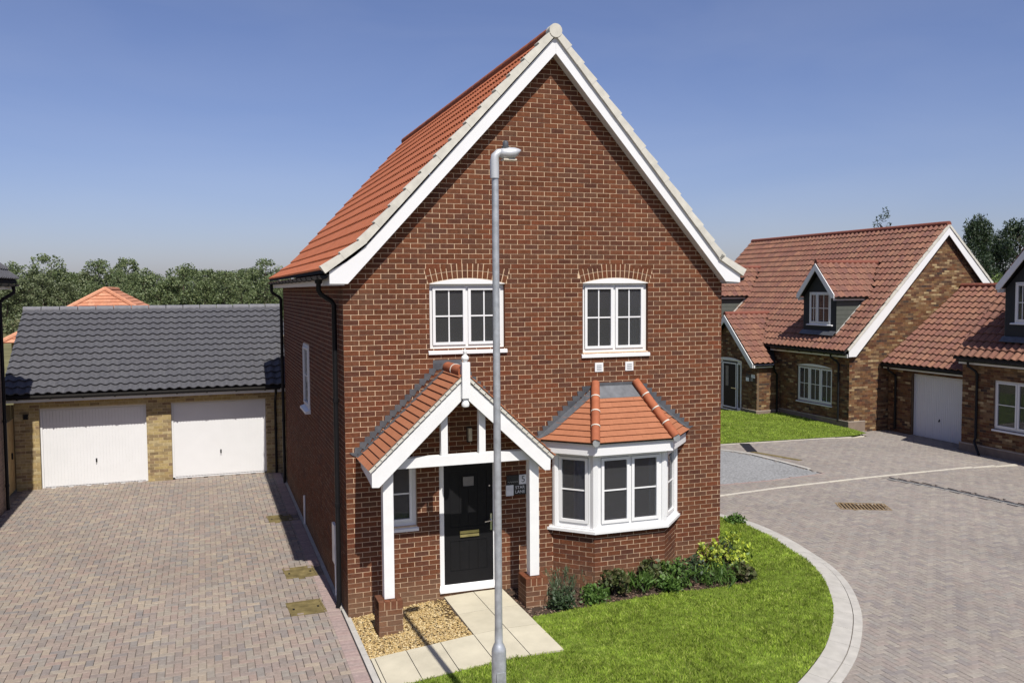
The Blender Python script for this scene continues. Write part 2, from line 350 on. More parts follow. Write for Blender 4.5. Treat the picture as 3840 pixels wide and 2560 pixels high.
def tile_roof(pc, proto, fr, wd, ln, w, g, mask=None, stagger=False, b_start=0, jit=.002):
    n = int(round(ln/g)); g2 = ln/n
    for r in range(n):
        off = w/2 if stagger and r % 2 else 0
        k = 0
        for k in range(int(math.ceil((wd+off)/w-1e-6))):
            a = k*w-off; s = 1
            lo, hi = max(a, 0), min(a+w, wd)
            if hi-lo < .03: continue
            if mask and not mask((lo+hi)/2, (r+.5)*g2): continue
            pc.add(proto, fr, lo, b_start+r*g2, random.uniform(0, jit), (hi-lo)/w*(.998), 1, 1)
def window(parent, fr, a0, a1, b0, b1, n=2, vb=1, hb=1, c=-.06, fw_=.05, sw=.042, sill=True, ratios=None, sill_ext=.03, sill_c=.035, label=None, curtain=None, sillh=.075, mat='white', open_=None):
    f = fr; mb = MB()
    mb.fbox(f, a0, a1, b1-fw_, b1, c-.05, c); mb.fbox(f, a0, a1, b0, b0+fw_, c-.05, c)
    mb.fbox(f, a0, a0+fw_, b0+fw_, b1-fw_, c-.05, c); mb.fbox(f, a1-fw_, a1, b0+fw_, b1-fw_, c-.05, c)
    wd = a1-a0-2*fw_; ratios = ratios or [1/n]*n; cuts = [a0+fw_]
    for r in ratios: cuts.append(cuts[-1]+wd*r)
    for x in cuts[1:-1]: mb.fbox(f, x-.018, x+.018, b0+fw_, b1-fw_, c-.05, c-.002)
    wn = mb.build('window', mat, parent, label=label)
    for x0, x1 in zip(cuts, cuts[1:]):
        g = .006; s0, s1 = x0+(g if x0 == cuts[0] else .02), x1-(g if x1 == cuts[-1] else .02); t0, t1 = b0+fw_+g, b1-fw_-g
        q = MB(); cc = c+.018
        q.fbox(f, s0, s1, t1-sw, t1, c-.045, cc); q.fbox(f, s0, s1, t0, t0+sw, c-.045, cc)
        q.fbox(f, s0, s0+sw, t0+sw, t1-sw, c-.045, cc); q.fbox(f, s1-sw, s1, t0+sw, t1-sw, c-.045, cc)
        q.build('sash', mat, wn)
        q = MB(); q.fbox(f, s0+sw-.004, s1-sw+.004, t0+sw-.004, t1-sw+.004, c-.022, c-.014); q.build('pane', 'glass', wn)
        for i in range(vb):
            x = s0+sw+(s1-s0-2*sw)*(i+1)/(vb+1); q = MB(); q.fbox(f, x-.010, x+.010, t0+sw, t1-sw, c-.012, c-.002); q.build('glazing_bar', mat, wn)
        for i in range(hb):
            z = t0+sw+(t1-t0-2*sw)*(i+1)/(hb+1); q = MB(); q.fbox(f, s0+sw, s1-sw, z-.011, z+.011, c-.011, c-.001); q.build('glazing_bar', mat, wn)
    if sill:
        q = MB(); q.prism(Fr(f.p(a1+sill_ext, 0, 0), f.n, f.v), [(c-.05, b0-.001), (c-.05, b0-sillh), (sill_c, b0-sillh), (sill_c, b0-sillh*.45), (c, b0-.001)], 0, a1-a0+2*sill_ext)
        q.build('sill', mat, wn)
    if curtain:
        k0, k1, cm = curtain; q = MB(); nn = 14
        for i in range(nn):
            x0 = k0+(k1-k0)*i/nn; x1 = k0+(k1-k0)*(i+1)/nn; d0 = .025*math.sin(i*1.9); d1 = .025*math.sin((i+1)*1.9)
            q.face([f.p(x0, b0+.02, c-.14+d0), f.p(x1, b0+.02, c-.14+d1), f.p(x1, b1-.02, c-.14+d1), f.p(x0, b1-.02, c-.14+d0)])
        q.build('curtain', cm, wn)
    return wn
def pipe(parent, pts, r=.038, name='downpipe', clips=()):
    p = MB().tube(pts, r, 10).build(name, 'black', parent, smooth=True)
    for q in clips: MB().tube([Vector(q)-Vector((0,0,.03)), Vector(q)+Vector((0,0,.03))], r+.009, 10).build('pipe_clip', 'black', p)
    return p
def gutter(parent, p0, p1, r=.058, brackets=True, step=.8):
    p0, p1 = Vector(p0), Vector(p1); d = (p1-p0).normalized(); s = d.cross(Vector((0,0,1)))
    mb = MB(); n = 8; k = 0
    for sh in (r, r-.007):
        for i in range(n+1):
            a = math.pi*(1+i/n); o = s*math.cos(a)*sh+Vector((0,0,1))*math.sin(a)*sh
            mb.V += [p0+o, p1+o]
    for i in range(n): mb.F += [(2*i, 2*i+1, 2*i+3, 2*i+2)]
    b = 2*(n+1)
    for i in range(n): mb.F += [(b+2*i, b+2*i+2, b+2*i+3, b+2*i+1)]
    mb.F += [(0, b, b+1, 1), (2*n, 2*n+1, b+2*n+1, b+2*n)]
    for e in (0, 1): mb.F.append(tuple(2*i+e for i in range(n+1)))
    g = mb.build('gutter', 'black', parent, smooth=True)
    if brackets:
        m = int((p1-p0).length/step)
        for i in range(m+1):
            c = p0+(p1-p0)*((i+.5)/(m+1)); q = MB()
            for sgn in range(8):
                pass
            f = Fr(c-d*.02, s, Vector((0,0,1)))
            poly = [(math.cos(math.pi*(1+t/8))*(r+.012), math.sin(math.pi*(1+t/8))*(r+.012)) for t in range(9)]+[(math.cos(math.pi*(2-t/8))*(r+.001), math.sin(math.pi*(2-t/8))*(r+.001)) for t in range(9)]
            q.prism(f, poly, -.02, .02); q.build('bracket', 'black', g)
    return g
def text_obj(s, fr, a, b, size, mat, parent, name='lettering', c=.004, ext=.0008):
    cu = bpy.data.curves.new(name, 'FONT'); cu.body = s; cu.size = size; cu.extrude = ext; cu.align_x = 'CENTER'; cu.align_y = 'CENTER'
    t = bpy.data.objects.new('tmp', cu); COL.objects.link(t)
    me = bpy.data.meshes.new_from_object(t.evaluated_get(bpy.context.evaluated_depsgraph_get())); bpy.data.objects.remove(t)
    me.materials.clear(); me.materials.append(M[mat])
    o = bpy.data.objects.new(name, me); reg(o, parent, fr.p(a, b, c)); o.rotation_euler = Matrix((fr.u, fr.v, fr.n)).transposed().to_euler(); return o
def in_poly(x, y, poly):
    x = np.asarray(x); y = np.asarray(y); r = np.zeros(x.shape, bool); n = len(poly)
    for i in range(n):
        x0, y0 = poly[i]; x1, y1 = poly[(i+1) % n]
        if y0 == y1: continue
        r ^= ((y0 > y) != (y1 > y)) & (x < (x1-x0)*(y-y0)/(y1-y0)+x0)
    return r
def catmull(P, n=8):
    P = [Vector((*p, 0)) for p in P]; out = []
    for i in range(len(P)-1):
        a, b, c, d = P[max(i-1, 0)], P[i], P[i+1], P[min(i+2, len(P)-1)]
        for k in range(n):
            t = k/n; out.append(.5*((2*b)+(c-a)*t+(2*a-5*b+4*c-d)*t*t+(3*b-a-3*c+d)*t**3))
    out.append(P[-1]); return [(p.x, p.y) for p in out]
def seg_dist(x, y, line):
    d = np.full(np.shape(x), 1e9)
    for (x0, y0), (x1, y1) in zip(line, line[1:]):
        L2 = (x1-x0)**2+(y1-y0)**2+1e-12; t = np.clip(((x-x0)*(x1-x0)+(y-y0)*(y1-y0))/L2, 0, 1)
        d = np.minimum(d, np.hypot(x-x0-t*(x1-x0), y-y0-t*(y1-y0)))
    return d

def facet_tiles(pc, proto, P, w, g, stagger=True, lift=0.0):
    """tiles on a planar polygon; P[0]->P[1] is the eave, outward normal up"""
    P = [Vector(p) for p in P]; u = (P[1]-P[0]).normalized(); n = u.cross(P[-1]-P[0]).normalized()
    if n.z < 0: n = -n
    v = n.cross(u); fr = Fr(P[0]+n*lift, u, v)
    q = [((p-P[0]).dot(u), (p-P[0]).dot(v)) for p in P]; ln = max(b for a, b in q); m = max(1, int(round(ln/g))); g2 = ln/m
    for r in range(m):
        zm = (r+.4)*g2; xs = []
        for (a, b), (a2, b2) in zip(q, q[1:]+q[:1]):
            if (b > zm) != (b2 > zm): xs.append(a+(a2-a)*(zm-b)/(b2-b))
        if len(xs) < 2: continue
        lo, hi = min(xs), max(xs); off = w/2 if stagger and r % 2 else 0; k = math.floor((lo+off)/w)
        while True:
            a = k*w-off; k += 1
            if a > hi-.02: break
            c0, c1 = max(a, lo), min(a+w, hi)
            if c1-c0 < .02: continue
            pc.add(proto, fr, c0, r*g2, random.uniform(0, .002), (c1-c0)/w*.997)
    return fr
def step_flashing(parent, fr, p0, p1, w=.11, h=.075, c=.012, z0=0, below=.05):
    s = 1 if p1[0] > p0[0] else -1
    al = lambda z: p0[0]+(p1[0]-p0[0])*(z-p0[1])/(p1[1]-p0[1])
    k0 = math.ceil((p0[1]-z0)/h); k1 = math.floor((p1[1]-z0)/h); sl = (p1[0]-p0[0])/(p1[1]-p0[1])
    for k in range(k0, k1+1):
        z = z0+k*h; zl = max(p0[1], z-h)
        poly = [(al(z)-s*w, z), (al(z)+s*.02, z), (al(z)+s*.02, z-.001), (al(zl)+s*(.04), zl-.03), (al(zl)-s*w*.3, zl)]
        if s < 0: poly = poly[::-1]
        MB().prism(fr, poly, -.01, c+.002*(k % 2)).build('flashing', 'lead', parent)
def half_round(parent, p0, p1, n, r=.075, name='ridge_tile', mat='ridge', ring=True):
    p0, p1 = Vector(p0), Vector(p1)
    for i in range(n):
        a = p0+(p1-p0)*(i/n); b = p0+(p1-p0)*((i+1.04)/n); q = MB().tube([a, b], [r*1.03, r*.98], 14).build(name, mat, parent, smooth=True)
        if ring and i: d = (p1-p0).normalized(); MB().tube([a-d*.009, a+d*.009], r*1.09, 14).build('mortar_joint', 'cream', q)
def arch_poly(a0, a1, b, rise, n=12, base=0):
    c = (a0+a1)/2; h = (a1-a0)/2; R = (h*h+rise*rise)/(2*rise); zc = b+rise-R; out = [(a0, b-base), (a1, b-base)] if base else []
    for i in range(n+1):
        x = a1-(a1-a0)*i/n; out.append((x, zc+math.sqrt(R*R-(x-c)**2)))
    return out, c, R, zc
def brick_arch(pc, fr, a0, a1, b, rise, n=16, rows=2, bh=.103):
    _, c, R, zc = arch_poly(a0, a1, b, rise); amax = math.asin(((a1-a0)/2+.02)/R)
    for r in range(rows):
        r0 = R+.004+r*(bh+.012)
        for i in range(n):
            t = -amax+2*amax*(i+.5)/n; w = 2*amax*r0/n-.012; f = Fr(fr.p(c+r0*math.sin(t), zc+r0*math.cos(t)), fr.u*math.cos(t)-fr.v*math.sin(t), fr.v*math.cos(t)+fr.u*math.sin(t))
            ARCHF.append(f); pc.add('brick', f, -w/2, 0, -.02, w, bh, .0255)
    top = R+rows*(bh+.012)-.036
    def hole(z):
        if not b-.005 < z < zc+top: return None
        hw = min(math.sqrt(max(top*top-(z-zc)**2, 0)), (z-zc)*math.tan(amax)+.004); return (c-hw, c+hw)
    return hole
ARCHF = []

# ------------------------------------------------------------------ MAIN HOUSE
H5 = thing('brick_house', 'tall red brick gabled house with white bargeboards, porch and bay window, nearest the camera', 'house', (3.17, 5, 0))
WD, DP, HE, GX = 6.34, 10.0, 4.95, 3.27
FF = Fr((0,0,0), (1,0,0), (0,0,1)); LF = Fr((0,DP,0), (0,-1,0), (0,0,1)); RF = Fr((WD,0,0), (0,1,0), (0,0,1))
wL = (1.285, 2.485, 3.965, 4.955); wR = (3.79, 4.957, 3.838, 4.955); dO = (1.405, 2.35, .19, 2.27); wS = (.60, 1.058, 1.305, 2.28); bO = (3.33, 5.42, 1.06, 2.32)
mb = MB(); wall_slab(mb, FF, 0, WD, -.2, HE, [wL, wR, dO, wS, bO])
mb.prism(FF, [(0, HE), (WD, HE), (WD, HE+.1), (GX, 8.62), (0, HE+.1)], -.1, 0)
fwall = mb.build('front_wall', 'mortar', H5)
pc = Pieces(); holes = []
for w_, nn in ((wL, 16), (wR, 16)):
    holes += [rect_hole(*w_), brick_arch(pc, FF, w_[0], w_[1], w_[3]+.002, .078, nn)]
holes += [rect_hole(*dO), rect_hole(*wS), rect_hole(3.27, 5.47, -.2, 2.32)]
lay_bricks(pc, FF, -.004, WD+.004, -.15, 8.55, holes, outline=lambda z: (max(-.004, (z-5.12)/1.085), min(WD+.004, WD-(z-5.12)/1.16)))
pc.finalize(fwall, 'brick', 'brick', 204, full=.2, avoid=lambda P: (P[:, 2] < 2.2) & (P[:, 0] < 3))
sW = (4.60, 5.55, 2.55, 3.80)
mb = MB(); wall_slab(mb, LF, 0, DP-.1, -.2, HE, [sW]); lwall = mb.build('side_wall', 'mortar', H5)
pc = Pieces(); lay_bricks(pc, LF, 0, DP-.001, -.15, HE, [rect_hole(*sW)], phase=1); pc.finalize(lwall, 'brick', 'brick')
mb = MB(); wall_slab(mb, RF, .1, DP, -.2, HE, []); rwall = mb.build('side_wall', 'mortar', H5)
pc = Pieces(); lay_bricks(pc, RF, 0, DP, -.15, HE); pc.finalize(rwall, 'brick', 'brick')
mb = MB(); mb.prism(Fr((0, DP, 0), (1,0,0), (0,0,1)), [(.1, -.2), (WD-.1, -.2), (WD-.1, HE), (GX, 8.5), (.1, HE)], 0, .1); mb.build('rear_wall', 'brick', H5)
mb = MB(); mb.box(.1, WD-.1, .1, DP-.1, 2.6, 2.75); mb.box(.1, WD-.1, .1, DP-.1, .1, .2); mb.box(.1, WD-.1, .1, DP-.1, 4.9, 4.95); mb.box(.12, WD-.12, 4.2, 4.3, .2, 2.6); mb.box(.12, WD-.12, 3.7, 3.8, 2.75, 4.9); mb.box(2.6, 2.7, .12, 4.2, .2, 2.6); mb.box(2.95, 3.05, .12, 3.7, 2.75, 4.9)
mb.build('interior_wall', 'room', H5)
# roof
e0, k0, ap, k1, e1 = (-.3, 5.15), (.25, 5.55), (GX-.02, 8.79), (6.22, 5.36), (6.63, 5.11)
th = .05
mb = MB(); mb.prism(Fr((0, -.16, 0), (1,0,0), (0,0,1)), [e0, k0, ap, k1, e1, (e1[0], e1[1]-th), (k1[0]-.02, k1[1]-th-.02), (ap[0], ap[1]-th-.03), (k0[0]+.02, k0[1]-th-.02), (e0[0], e0[1]-th)], -10.5, 0)
roof = mb.build('roof', 'felt', H5)
YB = 10.4
def slope_frame(p, q, left, y): 
    v = Vector((q[0]-p[0], 0, q[1]-p[1])); return Fr((p[0], y, p[1]), (0, -1 if left else 1, 0), v), v.length
pcl = Pieces(); pcr = Pieces(); caps = []
for p, q, left in ((e0, k0, 1), (k0, ap, 1), (e1, k1, 0), (k1, ap, 0)):
    fr, ln = slope_frame(p, q, left, YB if left else -.16)
    tile_roof(pcl if left else pcr, 'double', fr, YB+.16, ln, .30, .335, stagger=True)
    n = int(round(ln/.335)); g2 = ln/n; f2 = Fr((p[0], 0, p[1]), fr.v, fr.n)
    for i in range(n):
        b = i*g2; q_ = .0025*(i % 2); c = (.05, .24+q_) if left else (-.24-q_, -.05)
        MB().prism(f2, [(b-.01, -.055), (b-.01, .068), (b+g2+.05, .034), (b+g2+.05, -.055+q_)], *c).build('verge_cap', 'cream', roof)
pcl.finalize(roof, 'roof_tile', 'tile', 300, full=.9); pcr.finalize(roof, 'roof_tile', 'tile')
for i in range(24):
    y = -.1+i*10.5/24; MB().tube([(ap[0], y, ap[1]-.01), (ap[0], y+10.5/24-.012, ap[1]-.006)], .098, 12).build('ridge_tile', 'ridge', roof, smooth=True)
mb = MB(); mb.tube([(ap[0], -.25, ap[1]-.01), (ap[0], -.09, ap[1]-.01)], .105, 16); mb.build('ridge_end_cap', 'cream', roof, smooth=True)
# bargeboards, fascia, soffit
GF = Fr((0, -.17, 0), (1,0,0), (0,0,1))
MB().prism(GF, [(-.215, 4.953), (.044, 4.952), (GX-.003, 8.45), (GX, 8.705), (.32, 5.50), (.16, 5.36), (.026, 5.265), (-.215, 5.125)], 0, .03).build('bargeboard', 'white', H5)
MB().prism(GF, [(6.574, 4.950), (6.574, 5.136), (6.40, 5.235), (6.25, 5.35), (6.12, 5.485), (GX+.001, 8.704), (GX-.002, 8.449), (6.30, 4.966)], .0008, .0308).build('bargeboard', 'white', H5)
MB().prism(Fr((0,0,0), (1,0,0), (0,0,1)), [(.05, 4.985), (GX-.003, 8.475), (6.29, 4.995), (6.32, 4.995), (GX-.003, 8.50), (.02, 4.985)], 0, .168).build('soffit', 'white', H5)
mb = MB(); mb.box(-.215, -.193, -.168, 10.3, 4.93, 5.08); mb.box(-.195, .0, -.168, 10.3, 4.93, 4.945); mb.box(-.19, 0.03, -.168, -.005, 4.945, 5.12); mb.build('fascia', 'white', H5)
mb = MB(); mb.box(6.55, 6.572, -.166, 10.3, 4.93, 5.08); mb.box(6.34, 6.552, -.166, 10.3, 4.93, 4.945); mb.box(6.31, 6.55, -.168, -.005, 4.955, 5.1); mb.build('fascia', 'white', H5)
gutter(H5, (-.285, -.14, 5.075), (-.285, 10.35, 5.075), step=.75); gutter(H5, (6.645, -.14, 5.03), (6.645, 10.35, 5.03))
MB().lathe((-.285, .5, 4.96), [(.05, 0), (.055, .03), (.06, .06)], 12).build('gutter_outlet', 'black', H5)
pipe(H5, [(-.285, .5, 5.02), (-.285, .5, 4.86), (-.255, .5, 4.80), (-.10, .5, 4.70), (-.062, .5, 4.64), (-.062, .5, .12), (-.085, .5, .02)], clips=[(-.062, .5, 3.2), (-.062, .5, 1.6)])
pipe(H5, [(-.285, 9.95, 5.02), (-.285, 9.95, 4.86), (-.255, 9.95, 4.80), (-.10, 9.95, 4.70), (-.062, 9.95, 4.64), (-.062, 9.95, .0)], clips=[(-.062, 9.95, 3.2), (-.062, 9.95, 1.6)])
pipe(H5, [(WD+.06, 9.9, 5.0), (WD+.06, 9.9, 0)])
mb = MB(); mb.box(-.045, -.004, 1.08, 1.34, .50, 1.13); mb.build('meter_box', 'white', H5)
MB().tube([(-.03, 1.08, .5), (-.03, 1.06, .0)], .016, 8).build('conduit', 'white', H5)
MB().tube([(-.03, 5.63, .62), (-.03, 5.66, .0)], .022, 8).build('conduit', 'white', H5)
# upper windows
for w_, cur in ((wL, None), (wR, (4.70, 4.95, 'curtain'))):
    wn = window(H5, FF, w_[0]+.006, w_[1]-.006, w_[2], w_[3]-.005, 2, 1, 1, curtain=cur, sillh=.08, label=None)
    poly, *_ = arch_poly(w_[0]+.004, w_[1]-.004, w_[3]-.008, .080, base=0)
    MB().prism(FF, [(w_[0]+.004, w_[3]-.012)]+[(w_[1]-.004, w_[3]-.012)]+poly, -.11, .006).build('arch_board', 'white', wn)
    for x, s in ((w_[0], 0), (w_[1], 1)):
        MB().fbox(FF, x-(.0 if s == 0 else .004), x+(.004 if s == 0 else 0), w_[2], w_[3]-.013, -.1, .003).build('reveal', 'brick', wn)
window(H5, FF, wS[0]+.004, wS[1]-.004, wS[2], wS[3], 1, 0, 1, c=-.05, fw_=.055, sill_ext=.02)
window(H5, LF, sW[0], sW[1], sW[2], sW[3], 1, 0, 1, c=.02, sill_c=.10, sill_ext=.04)
# door
mb = MB(); f = FF; mb.fbox(f, dO[0]+.003, 1.482, dO[2]+.03, dO[3], -.1, -.028); mb.fbox(f, 2.272, dO[1]-.003, dO[2]+.03, dO[3], -.1, -.028); mb.fbox(f, 1.482, 2.272, 2.195, dO[3], -.1, -.028)
dfr = mb.build('door_frame', 'white', H5)
mb = MB(); mb.prism(Fr(f.p(dO[1]+.01, 0, 0), f.n, f.v), [(-.1, .315), (-.1, .215), (.035, .215), (.035, .245), (-.03, .318)], 0, dO[1]-dO[0]+.02); mb.build('threshold', 'white', dfr)
door = MB().fbox(f, 1.484, 2.27, .325, 2.193, -.09, -.052).build('front_door', 'door', H5)
mb = MB()
for a0, a1, b0, b1 in ((1.484, 1.58, .325, 2.193), (2.174, 2.27, .325, 2.193), (1.58, 2.174, .325, .52), (1.58, 2.174, .985, 1.20), (1.58, 2.174, 2.08, 2.193)): mb.fbox(f, a0, a1, b0, b1, -.052, -.040)
mb.build('door_rail', 'door', door)
for i in range(4):
    a = 1.588+i*.1475; MB().prism(f, [(a, .524), (a+.139, .524), (a+.139, .981), (a, .981)], -.053, -.045).build('door_panel', 'door', door)
    MB().fbox(f, a, a+.139, 1.204, 2.076, -.053, -.046).build('door_panel', 'door', door)
mb = MB(); mb.fbox(f, 1.79, 1.965, 1.835, 1.98, -.05, -.036); mb.build('door_light', 'frost', door)
mb = MB();
for a0, a1, b0, b1 in ((1.78, 1.975, 1.98, 1.99), (1.78, 1.975, 1.825, 1.835), (1.78, 1.79, 1.835, 1.98), (1.965, 1.975, 1.835, 1.98)): mb.fbox(f, a0, a1, b0, b1, -.05, -.030)
mb.build('door_light_frame', 'door', door)
mb = MB(); mb.fbox(f, 1.735, 2.04, 1.098, 1.14, -.04, -.026); mb.fbox(f, 1.735, 2.04, 1.045, 1.085, -.04, -.022); mb.build('letter_plate', 'brass', door)
mb = MB(); mb.fbox(f, 2.225, 2.255, 1.115, 1.375, -.04, -.026); mb.tube([f.p(2.24, 1.275, -.03), f.p(2.24, 1.275, .015), f.p(2.12, 1.262, .018)], .011, 8); mb.build('door_handle', 'chrome', door)
MB().tube([f.p(2.217, 1.813, -.045), f.p(2.217, 1.813, -.032)], .012, 10).build('spyhole', 'chrome', door)
# vents, wall lamp
for a in (4.0, 4.54):
    v = MB().fbox(FF, a, a+.145, 3.525, 3.670, -.01, .016).build('vent', 'white', H5)
    for i in range(4): MB().fbox(FF, a+.03, a+.115, 3.55+i*.026, 3.563+i*.026, .016, .021).build('slat', 'lamp_grey', v)
wl = MB().fbox(FF, 1.862, 1.915, 2.545, 2.74, .006, .07).build('wall_lamp', 'beige', H5); MB().fbox(FF, 1.845, 1.93, 2.52, 2.765, -.01, .007).build('backplate', 'black', wl)

# ---- porch
for x0, zb, zt, lab in ((.29, -.05, .505, 0), (2.478, .1, .59, 1)):
    x1 = x0+.336; y0, y1 = -.9, -.566
    pl = MB().box(x0, x1, y0, y1, zb, zt-.012).build('porch_pillar', 'mortar', H5)
    pc = Pieces()
    fs = [Fr((x0, y0, 0), (1,0,0), (0,0,1)), Fr((x1, y0, 0), (0,1,0), (0,0,1)), Fr((x0, y1, 0), (0,-1,0), (0,0,1)), Fr((x1, y1, 0), (-1,0,0), (0,0,1))]
    for i, f in enumerate(fs):
        lay_bricks(pc, f, -.004, .34, zt-.12-.6, zt-.12, outline=lambda z: (-.004, .338) if z > zb else (0, 0), phase=i)
    for k in range(4): pc.add('brick', fs[0], -.004+k*.0865, zt-.115, -.02, .0785, .11, .0245); pc.add('brick', fs[2], -.004+k*.0865, zt-.115, -.02, .0785, .11, .0245) if k else None
    ft = Fr((x0-.003, y0-.004, zt-.02), (1,0,0), (0,1,0))
    for k in range(4):
        pc.add('brick', ft, k*.0865, 0, 0, .0785, .105, .022); pc.add('brick', ft, k*.0865, .117, 0, .0785, .215, .022)
    for k in (0, 3): pc.add('brick', fs[1] if k else fs[2], .0, zt-.115, -.02, .33, .11, .0245)
    pc.finalize(pl, 'brick', 'brick', 30, full=.05)
    xc = x0+.168
    MB().box(xc-.0725, xc+.0725, -.812, -.667, zt+.012, 2.346).build('porch_post', 'white_timber', H5)
    MB().box(xc-.05, xc+.05, -.79, -.69, zt-.005, zt+.014).build('post_shoe', 'black', H5)
MB().box(.41, 2.69, -.81, -.668, 2.348, 2.488).build('porch_beam', 'white_timber', H5)
PL0, PLA, PR0 = (.213, 2.141), (1.545, 3.588), (2.855, 2.196)
PB = Fr((0, -.895, 0), (1,0,0), (0,0,1)); PCX = 1.557
MB().prism(PB, [(.213, 2.141), (.312, 2.134), (PCX, 3.335), (PCX, 3.600), (.229, 2.354), (.213, 2.345)], 0, .035).build('bargeboard', 'white_timber', H5)
MB().prism(PB, [(2.855, 2.196), (2.862, 2.385), (PCX+.001, 3.599), (PCX+.001, 3.334), (2.772, 2.200)], .0007, .0357).build('bargeboard', 'white_timber', H5)
for a0, a1 in ((1.235, 1.332), (1.80, 1.898)):
    zt = lambda x: 2.134+(x-.312)*.965 if x < PCX else 3.335-(x-PCX)*.935
    MB().prism(Fr((0, -.72, 0), (1,0,0), (0,0,1)), [(a0, 2.488), (a1, 2.488), (a1, zt(a1)+.06), (a0, zt(a0)+.06)], 0, .085).build('porch_strut', 'white_timber', H5)
mb = MB(); fx, fy = PCX, -.955
for (r, z) in (): pass
mb.lathe((fx, fy, 0), [(.012, 3.19), (.05, 3.205), (.058, 3.24), (.04, 3.285), (.03, 3.30), (.03, 3.325)], 14)
mb.box(fx-.058, fx+.058, fy-.055, fy+.03, 3.325, 3.835)
mb.lathe((fx, fy, 0), [(.03, 3.835), (.03, 3.85), (.052, 3.87), (.056, 3.895), (.045, 3.92), (.024, 3.935), (.022, 3.96), (.03, 3.975), (.028, 4.0), (.008, 4.02)], 14)
mb.build('finial', 'white_timber', H5, smooth=True)
pe0, pap, pe1 = (.165, 2.385), (PCX, 3.685), (2.915, 2.405)
mb = MB(); mb.prism(Fr((0, -.93, 0), (1,0,0), (0,0,1)), [pe0, pap, pe1, (pe1[0]-.03, pe1[1]-.055), (pap[0], pap[1]-.06), (pe0[0]+.03, pe0[1]-.055)], -.93, 0)
proof = mb.build('porch_roof', 'white_timber', H5)
for p, left in ((pe0, 1), (pe1, 0)):
    fr, ln = slope_frame(p, pap, left, -.005 if left else -.965); pc = Pieces()
    tile_roof(pc, 'wide', fr, .96, ln, .33, .112, stagger=True); pc.finalize(proof, 'plain_tile', 'ptile', 110 if left else 0, full=.4)
    n = int(round(ln/.107)); g2 = ln/n; f2 = Fr((p[0], 0, p[1]), fr.v, fr.n)
    for i in range(n):
        b = i*g2; c = (.885, .955) if left else (-.955, -.885)
        MB().prism(f2, [(b-.004, -.045), (b, -.004), (b+g2*1.1, -.012), (b+g2*1.02, -.05)], *c).build('verge_mortar', 'cream', proof)
half_round(proof, (PCX, -.90, 3.685), (PCX, -.02, 3.685), 2, .085)
MB().prism(Fr((.245, 0, 0), (0,-1,0), (0,0,1)), [(.02, 2.36), (.02, 2.26), (.55, 2.20), (.894, 2.141), (.894, 2.355)], 0, .03).build('porch_fascia', 'white_timber', H5)
MB().prism(Fr((2.80, 0, 0), (0,-1,0), (0,0,1)), [(.02, 2.36), (.02, 2.26), (.55, 2.22), (.894, 2.196), (.894, 2.375)], 0, .03).build('porch_fascia', 'white_timber', H5)
step_flashing(proof, FF, (.12, 2.44), (PCX-.10, 3.76), .10); step_flashing(proof, FF, (2.94, 2.46), (PCX+.12, 3.76), .10)
MB().prism(FF, [(1.33, 3.66), (1.78, 3.66), (1.78, 3.80), (1.33, 3.80)], 0, .010).build('flashing', 'lead', proof)
fr, ln = slope_frame(pe0, pap, 1, 0); MB().fbox(fr, .003, .10, 0, ln, .02, .030).build('lead_soaker', 'lead', proof)
fr, ln = slope_frame(pe1, pap, 0, 0); MB().fbox(fr, -.10, -.003, 0, ln, .02, .030).build('lead_soaker', 'lead', proof)

# ---- bay window
BP = [(3.27, 0), (3.77, -.5), (5.0, -.5), (5.47, 0)]
def offset(P, d):
    out = []
    for i, p in enumerate(P):
        if i == 0: u = (P[1][0]-P[0][0], P[1][1]-P[0][1]); l = math.hypot(*u); out.append((p[0]-d*l/abs(u[1]), 0))
        elif i == len(P)-1: u = (P[i][0]-P[i-1][0], P[i][1]-P[i-1][1]); l = math.hypot(*u); out.append((p[0]+d*l/abs(u[1]), 0))
        else:
            a = Vector((P[i][0]-P[i-1][0], P[i][1]-P[i-1][1])).normalized(); b = Vector((P[i+1][0]-P[i][0], P[i+1][1]-P[i][1])).normalized()
            na, nb = Vector((a.y, -a.x)), Vector((b.y, -b.x)); m = (na+nb)/(1+na.dot(nb)); out.append((p[0]+m.x*d, p[1]+m.y*d))
    return out
pr = Fr((0,0,0), (1,0,0), (0,1,0))
bw = MB().prism(pr, BP[::1], -.1, 1.04).build('bay_wall', 'mortar', H5)
pc = Pieces(); BFR = []
for i, (p, q) in enumerate(zip(BP, BP[1:])):
    u = Vector((q[0]-p[0], q[1]-p[1], 0)); f = Fr((p[0], p[1], 0), u, (0,0,1)); BFR.append((f, u.length))
    lay_bricks(pc, f, -.003, u.length+.003, -.015, 1.035, phase=i)
pc.finalize(bw, 'brick', 'brick', 36, full=.2)
MB().prism(pr, offset(BP, .075), 1.042, 1.085).build('bay_sill', 'white', H5)
MB().prism(pr, offset(BP, .05), 1.085, 1.115).build('bay_sill', 'white', H5)
for i, (f, ln) in enumerate(BFR):
    window(H5, f, .045, ln-.045, 1.118, 2.288, 2 if i == 1 else 1, 0, 1, c=.0, fw_=.06, sw=.045, sill=False, curtain=(.30, .68, 'lilac') if i == 0 else ((1.02, 1.19, 'curtain') if i == 1 else None))
for i, p in enumerate(BP): 
    q = offset(BP, -.03)[i]
    MB().tube([(q[0], q[1] if i in (1, 2) else -.03, 1.116), (q[0], q[1] if i in (1, 2) else -.03, 2.289)], .062, 8).build('bay_post', 'white', H5)
bf = MB().prism(pr, offset(BP, .148), 2.29, 2.468).build('bay_fascia', 'white', H5)
RB_ = offset(BP, .19); zb_, zt_ = 2.487, 3.285; T0, T1 = (4.02, 0, zt_), (4.70, 0, zt_)
R3 = [(p[0], p[1], zb_) for p in RB_]
